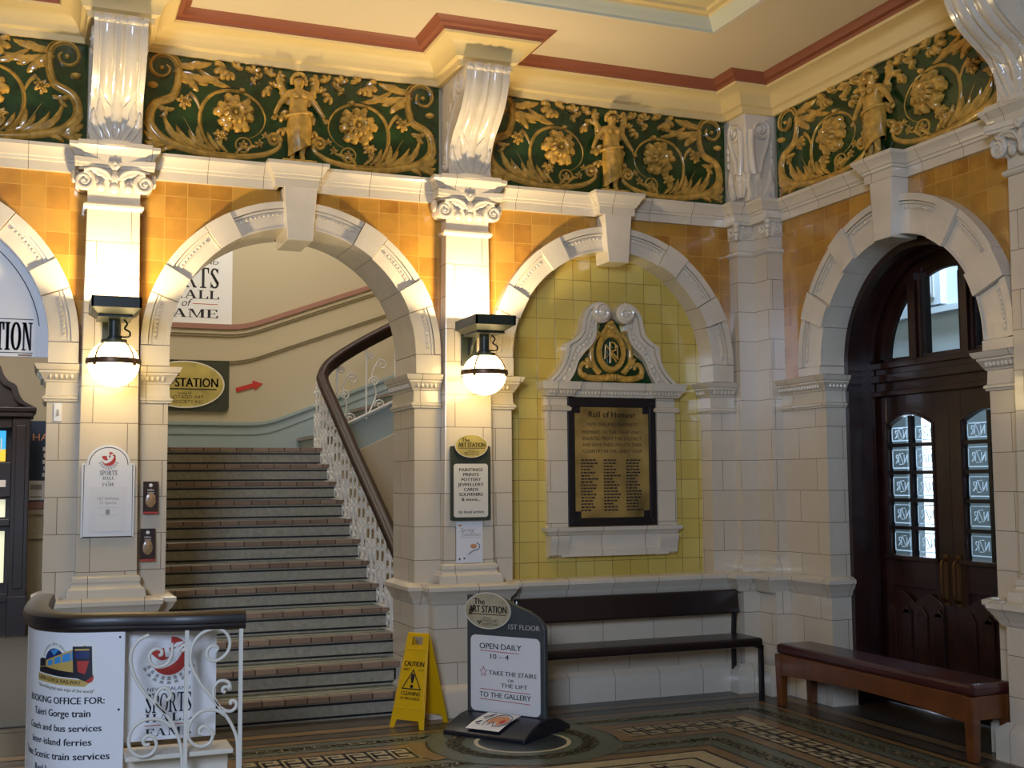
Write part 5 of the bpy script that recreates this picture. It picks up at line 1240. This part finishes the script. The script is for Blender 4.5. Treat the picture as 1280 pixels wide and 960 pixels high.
# ================================================================ BENCHES
def build_benches():
    t = thing('bench', 'long black bench with padded seat and backrest against the dado under the honour board', 'bench', (0, 0, 0))
    t.location = (4.04, -.30, 0); X, Yo = 4.04, -.30
    def lx(x): return x - X
    def ly(y): return y - Yo
    x0, x1 = 3.14, 4.965
    b = MB(); b.box(lx(x0), lx(x1), ly(-.50), ly(-.16), .385, .45); b.build('seat', ['brown_vinyl'], t, bevel=.02)
    b = MB(); b.prism([(ly(-.155), .595), (ly(-.195), .60), (ly(-.165), .775), (ly(-.125), .775)], lx(x0), lx(x1) , 'x'); b.build('backrest', ['brown_vinyl'], t, bevel=.012)
    for xx in (x0 + .02, x1 - .03):
        b = MB(); b.box(lx(xx), lx(xx + .03), ly(-.50), ly(-.465), 0, .40); b.build('leg', ['black_metal'], t, bevel=.003)
        b = MB(); b.strip([(ly(-.13), 0), (ly(-.13), .42), (ly(-.15), .60), (ly(-.118), .77)], [(ly(-.10), 0), (ly(-.10), .42), (ly(-.118), .60), (ly(-.098), .77)], lx(xx), lx(xx + .03), 'x'); b.box(lx(xx), lx(xx + .03), ly(-.50), ly(-.10), .37, .395); b.build('leg', ['black_metal'], t, bevel=.003)
    t = thing('bench', 'low brown wooden bench with dark red cushion in front of the entrance door', 'bench', (5.08, -1.68, 0)); X, Yo = 5.08, -1.68
    x0, x1, y0, y1 = 4.925 - X, 5.245 - X, -2.63 - Yo, -.69 - Yo
    for x in (x0, x1 - .065):
        for y in (y0, y1 - .075):
            b = MB(); b.taper((x + .008, x + .057, y + .008, y + .067, 0), (x, x + .065, y, y + .075, .365)); b.build('leg', ['oak'], t, bevel=.006)
    for x in (x0 + .008, x1 - .04):
        n = 14; bot = [(y0 + .06 + (y1 - y0 - .12) * i / n, .215 + .035 * math.sin(PI * i / n)) for i in range(n + 1)]
        b = MB(); b.strip(bot, [(p[0], .368) for p in bot], x, x + .032, 'x'); b.build('apron', ['oak'], t, bevel=.003)
    for y in (y0 + .01, y1 - .045): b = MB(); b.box(x0 + .05, x1 - .05, y, y + .03, .235, .368); b.build('apron', ['oak'], t, bevel=.003)
    b = MB(); b.box(x0 + .006, x1 - .006, y0 + .006, y1 - .006, .366, .437); o = b.build('cushion', ['red_vinyl'], t, bevel=.024); o['label'] = 'dark red vinyl cushion'
build_benches()

# ================================================================ FLOOR SIGNS
def build_floor_signs():
    t = thing('caution_sign', 'yellow folding CAUTION cleaning in progress sign at the foot of the stairs', 'wet floor sign', (2.385, -.315, 0), math.radians(-51))
    W, H, D = .135, .60, .142
    def panel(sgn, name, printed):
        b = MB(); n = (0, 0)
        def P(u, z, o=0.0):   # point on the leaning sheet
            k = z / H; return (u, sgn * (D * (1 - k) + .006) + sgn * o, z)
        def slab(poly, o0, o1, m=0):
            k = len(poly); vs = [P(u, z, o0) for u, z in poly] + [P(u, z, o1) for u, z in poly]
            b.add(vs, [list(range(k)), list(range(k, 2 * k))[::-1]] + [(i, (i + 1) % k, k + (i + 1) % k, k + i) for i in range(k)], m)
        wz = lambda z: W - .052 * z / H
        def rows(z0, z1, l0, l1, r0, r1, o0=-.006, o1=.002): slab([(l0, z0), (r0, z0), (r1, z1), (l1, z1)], o0, o1)
        rows(0, .05, -wz(0), -wz(.05), -wz(0) + .035, -wz(.05) + .045); rows(0, .05, wz(0) - .035, wz(.05) - .045, wz(0), wz(.05))
        rows(.05, .52, -wz(.05), -wz(.52), wz(.05), wz(.52)); rows(.575, .60, -wz(.575), -wz(.6), wz(.575), wz(.6))
        rows(.52, .575, -wz(.52), -wz(.575), -.042, -.042); rows(.52, .575, .042, .042, wz(.52), wz(.575))
        for z0, z1, o in ((.122, .128, .006), (.495, .501, .006)): rows(z0, z1, -wz(z0) + .012, -wz(z1) + .012, wz(z0) - .012, wz(z1) - .012, .0, o)
        rows(.12, .50, wz(.12) - .018, wz(.5) - .018, wz(.12) - .010, wz(.5) - .010, 0, .006); rows(.12, .50, -wz(.12) + .010, -wz(.5) + .010, -wz(.12) + .018, -wz(.5) + .018, 0, .006)
        o = b.build(name, ['yellow_plastic'], t, bevel=.002)
        if printed:
            f = lambda a, c: P(a, c, .0032)
            def ln(s, size, dx, z, **k):
                bb = MB(); bb.text(s, 0, 0, size, 0, 0, fn=lambda a, c: f(a + dx, z + c), **k); bb.build('lettering', ['ink'], o)
            ln('CAUTION', .046, 0, .388, bold=.045, width=.155); ln('WET', .026, -.058, .357, bold=.02, shear=.3); ln('CUIDADO', .02, .055, .36, shear=.3, width=.05)
            b = MB()
            tri = [(-.078, .242), (.078, .242), (0, .372)]; c = (0, .285)
            inn = [(c[0] + (x - c[0]) * .83, c[1] + (z - c[1]) * .83) for x, z in tri]
            for i in range(3): b.add([f(*tri[i]), f(*tri[(i + 1) % 3]), f(*inn[(i + 1) % 3]), f(*inn[i])], [(0, 1, 2, 3)])
            b.add([f(x, z) for x, z in [(-.006, .282), (-.015, .315), (-.012, .335), (0, .345), (.012, .335), (.015, .315), (.006, .282)]], [list(range(7))]); b.add([f(x, z) for x, z in ellipse(0, .262, .013, .012, 14)], [list(range(14))])
            b.build('warning_triangle', ['ink'], o)
            ln('CLEANING', .036, 0, .205, bold=.035, width=.15); ln('IN PROGRESS', .024, 0, .178, bold=.035, width=.15)
    panel(-1, 'front_panel', True); panel(1, 'rear_panel', False)

    t = thing('pavement_sign', 'dark grey standing sign 1ST FLOOR with a hand-lettered white OPEN DAILY panel', 'sign', (2.84, -.76, 0), math.radians(-54))
    b = MB(); prof = [(-.285, 0), (-.285, .028), (-.25, .045), (-.17, .082), (-.09, .106), (0, .114), (.09, .106), (.17, .082), (.25, .045), (.285, .028), (.285, 0)]
    b.prism(prof, -.306, .306, 'x'); b.build('base', ['navy_plastic'], t, smooth=35, bevel=.008)
    b = MB(); P = [(-.298, .10), (.298, .10), (.298, .665), (.285, .70), (.25, .735), (.19, .77), (.10, .80), (.0, .84), (-.06, .865), (-.298, .865)]
    b.prism(P, -.02, .02); bd = b.build('board', ['slate'], t, bevel=.006)
    b = MB(); b.prism(rrect(-.265, .265, .118, .605, .035), -.026, -.019); wp = b.build('white_panel', ['sign_white'], bd)
    b = MB(); y = -.0268
    def hw(s, x, z, size, wd, m=0):
        bb = MB(); bb.text(s, x, z, size, y, m, width=wd, align='CENTER', bold=.02); bb.build('lettering', ['ink'], wp)
    hw('OPEN DAILY', -.035, .52, .052, .32); hw('10 – 4', -.045, .458, .045, .14); hw('TAKE THE STAIRS', .058, .355, .040, .36); hw('OR', .045, .318, .026, .045); hw('THE LIFT', .07, .282, .036, .20); hw('TO THE GALLERY', -.0, .212, .046, .39)
    star = [(-.165 + .030 * (1 if k % 2 == 0 else .4) * math.cos(PI / 2 + k * PI / 5), .372 + .036 * (1 if k % 2 == 0 else .4) * math.sin(PI / 2 + k * PI / 5)) for k in range(10)]
    b.tube([(x, y, z) for x, z in star], .0022, 5, 1, 1, True)
    for xa, xb, za, zb in ((-.19, .11, .508, .503), (-.19, .19, .262, .256), (-.195, .19, .198, .190)): b.tube([(xa, y, za), ((xa + xb) / 2, y, za - .004), (xb, y, zb)], .0022, 5, 1)
    b.build('red_marks', ['ink', 'ink_red'], wp)
    b = MB(); b.text('1ST FLOOR', .14, .655, .046, -.0206, 0, bold=.02, width=.235); b.build('lettering', ['ink_white'], bd)
    b = MB(); art_oval(b, -.125, .765, .178, .118, -.036, 0, 1, 2, 3); b.build('oval', [plain('pale_gilt', (.42, .37, .25), .35, var=.2, scale=8), 'ink', 'sign_cream', 'bronze'], bd)
    # drawing resting on the foot
    t = thing('drawing_sheet', 'white sheet with an orange ink drawing resting on the foot of the standing sign', 'drawing', (2.84, -.76, 0), math.radians(-54))
    b = MB()
    def Q(u, v, o=0.0):   # sheet: u across, v up the sloping foot
        k = v / .21; y = -.265 + .205 * k; z = .050 + .068 * k + .006 + o; return (u + .04 * k, y - o * .5, z)
    def fl(P, m, o): b.add([Q(u, v, o) for u, v in P], [list(range(len(P)))], m)
    g = 6; vs = []; 
    for i in range(g + 1):
        for j in range(2): vs.append(Q(-.145 + .25 * j, .21 * i / g, .008 * math.sin(PI * i / g)))
    b.add(vs, [(2 * i, 2 * i + 1, 2 * i + 3, 2 * i + 2) for i in range(g)], 0)
    fl(smooth_pts([(-.05, .08), (-.03, .14), (.03, .165), (.08, .14), (.085, .09), (.04, .05), (.02, .09), (-.02, .07), (-.05, .08)], 3), 1, .010)
    fl(ellipse(.055, .10, .018, .022, 12), 2, .0108)
    for P in ([(-.12, .06), (-.09, .09), (-.10, .05), (-.07, .045)], [(-.05, .04), (-.055, .10), (-.02, .165), (.04, .18), (.09, .15), (.10, .09), (.07, .045), (.03, .04)], [(-.02, .05), (0, .09), (.02, .05), (.03, .035)], [(-.11, .13), (-.05, .18)], [(-.09, .11), (-.06, .16)]):
        S = smooth_pts(P, 4); b.tube([Q(u, v, .0105) for u, v in S], .0022, 5, 3)
    b.build('sheet', ['paper', 'print_orange', 'ink_red', 'ink'], t)
build_floor_signs()

# ================================================================ BOOKING DESK
def build_desk():
    OX, OY = .4, -2.4
    t = thing('booking_desk', 'curved booking desk with dark moulded rail and white BOOKING OFFICE FOR panel', 'desk', (OX, OY, 0))
    P = [(.0, -1.55), (-.03, -2.1), (-.01, -2.4), (.06, -2.56), (.16, -2.64), (.36, -2.69), (.60, -2.77), (.84, -2.79)]
    Q = smooth_pts([(x - OX, y - OY) for x, y in P], 20); S = [0]
    for a, c in zip(Q[:-1], Q[1:]): S.append(S[-1] + math.hypot(c[0] - a[0], c[1] - a[1]))
    def at(s, o=0.0):
        s = max(0, min(S[-1] - 1e-6, s)); i = max(k for k in range(len(S) - 1) if S[k] <= s)
        k = (s - S[i]) / max(1e-9, S[i + 1] - S[i]); d = Vector((Q[i + 1][0] - Q[i][0], Q[i + 1][1] - Q[i][1])).normalized()
        return (Q[i][0] + (Q[i + 1][0] - Q[i][0]) * k + d.y * o, Q[i][1] + (Q[i + 1][1] - Q[i][1]) * k - d.x * o)
    b = MB(); b.sweep([at(S[-1] * k / 50) for k in range(51)], [(-.085, .985), (-.01, .978), (.004, .985), (.012, .998), (.012, 1.008), (.022, 1.014), (.024, 1.03), (.018, 1.045), (.0, 1.056), (-.04, 1.060), (-.085, 1.056), (-.095, 1.02), (-.085, .985)])
    b.build('rail', ['dark_wood'], t, smooth=30)['label'] = 'dark moulded wooden rail'
    s0, s1 = .05, 1.358
    b = MB(); n = 46; A = [at(s0 + (s1 - s0) * k / n, -.004) for k in range(n + 1)]; B = [at(s0 + (s1 - s0) * k / n, -.016) for k in range(n + 1)]
    b.strip(A, B, .0, .986, 'z'); pan = b.build('curved_panel', ['sign_white'], t, smooth=35); pan['label'] = 'curved white booking office panel'
    for zz in (.96, .66):
        for ss in (s1 - .02,): 
            b = MB(); x, y = at(ss, -.003); b.ball((x, y, zz), .005, .003, .005, 7, 5); b.build('screw', ['black_metal'], pan)
    F = lambda o: (lambda s, z: (*at(s, o), z))
    b = MB(); f0 = F(-.0030)
    def line(s, sa, sb, zc, size, bold=.035):
        b = MB(); b.text(s, 0, 0, size, 0, 0, bold=bold, width=sb - sa, fn=lambda a, c: f0((sa + sb) / 2 + a, zc - size * .33 + c)); b.build('lettering', ['ink'], pan)
    line('BOOKING OFFICE FOR:', .86, 1.28, .700, .040); line('Taieri Gorge train', .915, 1.225, .648, .042); line('Coach and bus services', .865, 1.27, .587, .040); line('Inter-island ferries', .895, 1.23, .53, .040); line('Tranz Scenic train services', .80, 1.305, .472, .042); line('Real Journeys tours', .93, 1.25, .415, .042)
    # badge with the train
    b = MB()
    def poly(P, m, o):   # printed shape, cut into narrow strips so that it follows the curve
        bm = bmesh.new(); bm.faces.new([bm.verts.new((s, z, 0)) for s, z in P])
        s_ = min(p[0] for p in P) + .012
        while s_ < max(p[0] for p in P):
            bmesh.ops.bisect_plane(bm, geom=bm.verts[:] + bm.edges[:] + bm.faces[:], plane_co=(s_, 0, 0), plane_no=(1, 0, 0)); s_ += .012
        bm.verts.index_update()
        b.add([F(o)(v.co.x, v.co.y) for v in bm.verts], [[v.index for v in f.verts] for f in bm.faces], m); bm.free()
    poly([(.95, .80)] + arcpts(1.055, .865, .082, 185, 20, 14)[0:] + [(1.13, .945), (1.235, .945), (1.245, .925), (1.245, .80), (1.24, .765), (1.20, .75), (.95, .77)], 0, -.0034)
    poly([(.93, .776), (1.255, .750), (1.265, .738), (1.25, .722), (.94, .746), (.925, .758)], 0, -.0036)
    b.text('DUNEDIN  NEW ZEALAND', 0, 0, .014, 0, 3, width=.19, fn=lambda a, c: F(-.0030)(1.055 + (.066 + c) * math.sin(a / .072), .862 + (.066 + c) * math.cos(a / .072)))
    poly(arcpts(1.055, .855, .060, 185, -5, 16), 1, -.0030); poly([(1.03, .905), (1.055, .885), (1.08, .91), (1.066, .915), (1.05, .91)], 2, -.0027)
    poly([(.955, .865), (.975, .872), (1.0, .868), (1.0, .83), (.955, .83)], 3, -.0028)
    poly([(1.0, .862), (1.20, .93), (1.20, .795), (.955, .815), (.955, .835), (1.0, .838)], 4, -.0026)
    for k in range(4):
        sa, sb = 1.015 + k * .042, 1.045 + k * .046; q = lambda s: .862 + (s - 1.0) * .34
        poly([(sa, q(sa) - .006), (sb, q(sb) - .008), (sb, q(sb) - .030 - k * .006), (sa, q(sa) - .026 - k * .006)], 5, -.0023)
    poly([(.955, .832), (1.0, .836), (1.20, .812), (1.20, .79), (.955, .812)], 3, -.0022)
    poly([(1.145, .925), (1.225, .925), (1.23, .80), (1.20, .78), (1.15, .80)], 3, -.0020); poly([(1.158, .905), (1.215, .905), (1.215, .875), (1.158, .875)], 1, -.0017); poly([(1.165, .865), (1.215, .865), (1.20, .81), (1.17, .82)], 6, -.0017); poly([(1.155, .915), (1.215, .915), (1.215, .908), (1.155, .908)], 4, -.0016)
    poly([(.945, .808), (1.19, .786), (1.22, .776), (1.20, .758), (.945, .776)], 4, -.0028); poly([(s, z) for s, z in ellipse(1.215, .795, .020, .022, 16)], 6, -.0025)
    b.text('TAIERI GORGE RAILWAY', 0, 0, .022, 0, 3, bold=.01, width=.235, fn=lambda a, c: F(-.0018)(1.065 + a, .776 - a * .08 + c)); b.text('"One of the great train trips of the world"', 0, 0, .020, 0, 3, width=.29, shear=.2, fn=lambda a, c: F(-.0020)(1.092 + a, .742 - a * .08 + c))
    b.build('badge', ['ink_white', 'print_navy', 'sky_blue', 'ink', 'print_gold', 'sky_blue', 'ink_red'], pan)
    # sports sign behind the grille
    b = MB(); x0, x1 = .36 - OX, .745 - OX; y = -2.60 - OY
    b.box(x0, x1, y, y + .012, .505, 1.0, 0); sg = b.build('sports_sign', ['sign_white'], t); sg['label'] = 'white sports hall of fame sign with red ball'
    b = MB(); cx = .545 - OX; sports_logo(b, cx, .855, .078, y - .0012, 1, 0, 2); b.text('NEW ZEALAND', cx, .713, .02, y - .0012, 3, width=.18)
    b.serif('SPORTS', cx, .62, .082, y - .0012, 3, .50, gap=.04); b.serif('HALL', cx, .582, .034, y - .0012, 3, 1.6); b.text('of', cx, .561, .024, y - .0014, 3, shear=.3); b.box(cx - .10, cx - .03, y - .0012, y, .566, .569, 1); b.box(cx + .03, cx + .1, y - .0012, y, .566, .569, 1); b.serif('FAME', cx, .522, .032, y - .0012, 3, 1.6)
    b.build('lettering', ['sign_white', 'ink_red', 'ink_grey', 'ink'], sg)
    b = MB(); b.box(.36 - OX, .80 - OX, -2.755 - OY, -2.56 - OY, .455, .475); b.box(.36 - OX, .80 - OX, -2.60 - OY, -2.585 - OY, 0, .46); b.build('shelf', ['sign_cream'], t, bevel=.004)
    # wrought scrolls
    Y = -2.778 - OY
    def W(X, Z): px = 150 + X / 5.33; pz = 780 + Z / 5.33; return (.333 + (px - 150) * .003275 - OX, Y, 1.018 - (pz - 780) * .00330)
    bars = [[(245, 210), (265, 205), (262, 175), (225, 165), (190, 190), (185, 240), (225, 285), (290, 275), (325, 230), (335, 180), (330, 130)],
            [(180, 70), (110, 105), (70, 170), (65, 250), (95, 350), (170, 470), (270, 570), (345, 670), (385, 770), (405, 860), (410, 950), (412, 1100)],
            [(190, 785), (185, 800), (160, 790), (155, 760), (185, 735), (225, 755), (240, 810), (205, 860), (140, 870), (80, 830), (60, 760), (85, 680), (150, 635), (220, 628), (280, 645), (335, 690)],
            [(625, 205), (640, 185), (615, 165), (578, 180), (565, 225), (595, 265), (650, 262), (705, 215), (722, 150), (700, 90), (650, 55), (590, 55), (520, 85), (470, 150), (455, 230), (470, 310), (530, 420), (620, 535), (690, 630), (740, 710), (775, 800), (783, 900), (785, 1100)],
            [(690, 480), (675, 475), (680, 455), (705, 455), (725, 475), (700, 495), (722, 450), (700, 412), (650, 410), (618, 450), (622, 520), (650, 575)],
            [(735, 570), (728, 555), (745, 545), (768, 560), (768, 590), (740, 615), (700, 612), (665, 590)],
            [(545, 755), (525, 750), (525, 720), (550, 705), (585, 725), (612, 770), (590, 820), (530, 838), (470, 805), (445, 740), (465, 665), (520, 610), (590, 597), (650, 610), (690, 640)],
            [(300, 600), (240, 540), (230, 480), (265, 430), (310, 440), (330, 480), (310, 510), (290, 500)],
            [(375, 190), (395, 160), (420, 150), (420, 175), (400, 190)]]
    for q in bars:
        if q is bars[4]: q = [(690, 480), (676, 470), (684, 452), (708, 455), (724, 475)] [::-1][:0] + [(695, 485), (676, 478), (680, 455), (710, 450), (726, 470), (722, 430), (690, 408), (645, 412), (615, 455), (620, 520), (650, 575)]
        b = MB(); b.tube([W(*p) for p in smooth_pts(q, 5)], .0075, 7); b.build('scroll_bar', ['white_paint'], t, smooth=60)
    for X in (430, 797):
        b = MB(); x, _, z = W(X, 40); b.box(x - .008, x + .008, Y - .008, Y + .008, 0, .985); b.build('upright', ['white_paint'], t)
    b = MB(); b.box(.355 - OX, .85 - OX, Y - .01, Y + .01, .05, .07); b.build('bottom_bar', ['white_paint'], t)
    b = MB(); b.box(-.03 - OX, .0 - OX, -1.58 - OY, -1.55 - OY, 0, .985); b.build('upright', ['white_paint'], t)
build_desk()

# ================================================================ PASSAGE: kiosk, mat, posters
def build_passage():
    X, Yo = -.78, 6.1
    t = thing('display_kiosk', 'dark wooden display cabinet with scrolled crest and lit screens, inside the left passage arch', 'cabinet', (X, Yo, 0))
    def lx(x): return x - X
    y0, y1 = -.25, .25
    for xa, xb in ((-1.46, -1.28), (-.28, -.10)):
        b = MB(); b.box(lx(xa), lx(xb), y0, y1, .0, 2.33); b.box(lx(xa) - .01, lx(xb) + .01, y0 - .02, y1, 0, .42); b.box(lx(xa) + .04, lx(xb) - .04, y0 - .012, y0, .5, 2.25); b.build('post', ['dark_wood'], t, bevel=.008)
    b = MB(); b.box(lx(-1.28), lx(-.28), y0 + .06, y1, 0, .38); b.box(lx(-1.28), lx(-.28), y0 + .02, y1, 2.22, 2.33); b.box(lx(-1.28), lx(-.28), y0 + .04, y1, 1.48, 1.85); b.box(lx(-1.28), lx(-.28), y0 + .03, y1, 1.17, 1.24); b.box(lx(-1.28), lx(-.28), y0 + .16, y1, .3, 2.3); b.box(lx(-1.28), lx(-.28), y0 + .03, y1, .36, .45); b.build('carcass', ['dark_wood'], t, bevel=.006)
    b = MB(); b.sweep([(lx(-1.46), y1), (lx(-1.46), y0), (lx(-.10), y0), (lx(-.10), y1)], [(0, 2.33), (.02, 2.34), (.03, 2.37), (.055, 2.40), (.06, 2.44), (0, 2.46)]); b.box(lx(-1.5), lx(-.07), y0 - .04, y1, 2.34, 2.45); b.build('cornice', ['dark_wood'], t, bevel=.006)
    hp = [(-.06, 2.45), (-.10, 2.47), (-.17, 2.51), (-.215, 2.58), (-.25, 2.68), (-.33, 2.73), (-.38, 2.80), (-.42, 2.90), (-.52, 2.98), (-.64, 3.0), (-.78, 3.0)]
    L = smooth_pts(hp, 4); full = [(lx(x), z) for x, z in L] + [(-lx(x), z) for x, z in L[::-1]]
    b = MB(); b.prism(full, y0 + .03, y1 - .05); b.strip(full, [(x * .90, 2.45 + (z - 2.45) * .84) for x, z in full], y0 - .03, y0 + .04); b.build('crest', ['dark_wood'], t, smooth=35)
    b = MB(); b.box(lx(-1.22), lx(-.34), y0 + .05, y0 + .08, 1.99, 2.19, 0); b.box(lx(-1.22), lx(-.34), y0 + .05, y0 + .08, 1.86, 1.99, 1)
    for k in range(6): b.box(lx(-.50 + k * .022), lx(-.488 + k * .022), y0 + .045, y0 + .05, 1.97, 2.03 + .04 * ((k * 7) % 3), 2)
    b.lathe([(.0, 0), (.04, 0)], (0, 0, 0), 12, 3)
    for q in range(len(b.v) - 24, len(b.v)): x, y, z = b.v[q]; b.v[q] = (lx(-.46) + x, y0 + .048, 1.97 + y)
    b.build('screen', ['screen_blue', 'screen_yellow', 'ink_white', 'ink_red'], t)['label'] = 'lit blue and yellow screen'
    b = MB(); b.box(lx(-.62), lx(-.33), y0 + .03, y0 + .045, 1.585, 1.66, 0); b.box(lx(-.42), lx(-.40), y0 + .028, y0 + .03, 1.62, 1.635, 1); b.build('label_plate', ['sign_cream', 'ink'], t)
    for z0, z1 in ((1.26, 1.45), (.56, 1.11)): b = MB(); b.box(lx(-1.25), lx(-.33), y0 + .12, y0 + .15, z0, z1); b.build('lit_case', ['case_light'], t)
    t = thing('passage_mat', 'plain grey mat on the passage floor under the left arch', 'mat', (-.85, 3.0, 0)); b = MB(); b.box(-.75, .83, -2.35, 2.6, .002, .012); b.build('mat', ['mat_grey'], t, bevel=.004)
    t = thing('navy_poster', 'dark navy notice board with white notices on the passage wall beside the kiosk', 'poster', (.12, 6.9, 1.40)); b = MB(); b.box(-.26, .26, -.025, 0, .0, .95, 0); b.text('HALL', -.05, .72, .12, -.0262, 1, width=.3)
    for k in range(5): b.box(-.085 + .01 * (k % 2), .05, -.0262, -.02, .60 - k * .075, .645 - k * .075, 2)
    b.build('board', ['navy_poster', 'print_orange', 'paper'], t)
    b = MB(); b.box(-.235, -.06, -.032, -.025, .03, .255, 0); b.box(-.21, -.085, -.0326, -.03, .15, .21, 1); b.box(-.21, -.085, -.0326, -.03, .06, .075, 1); b.build('notice', ['paper', 'ink_grey'], t)
build_passage()
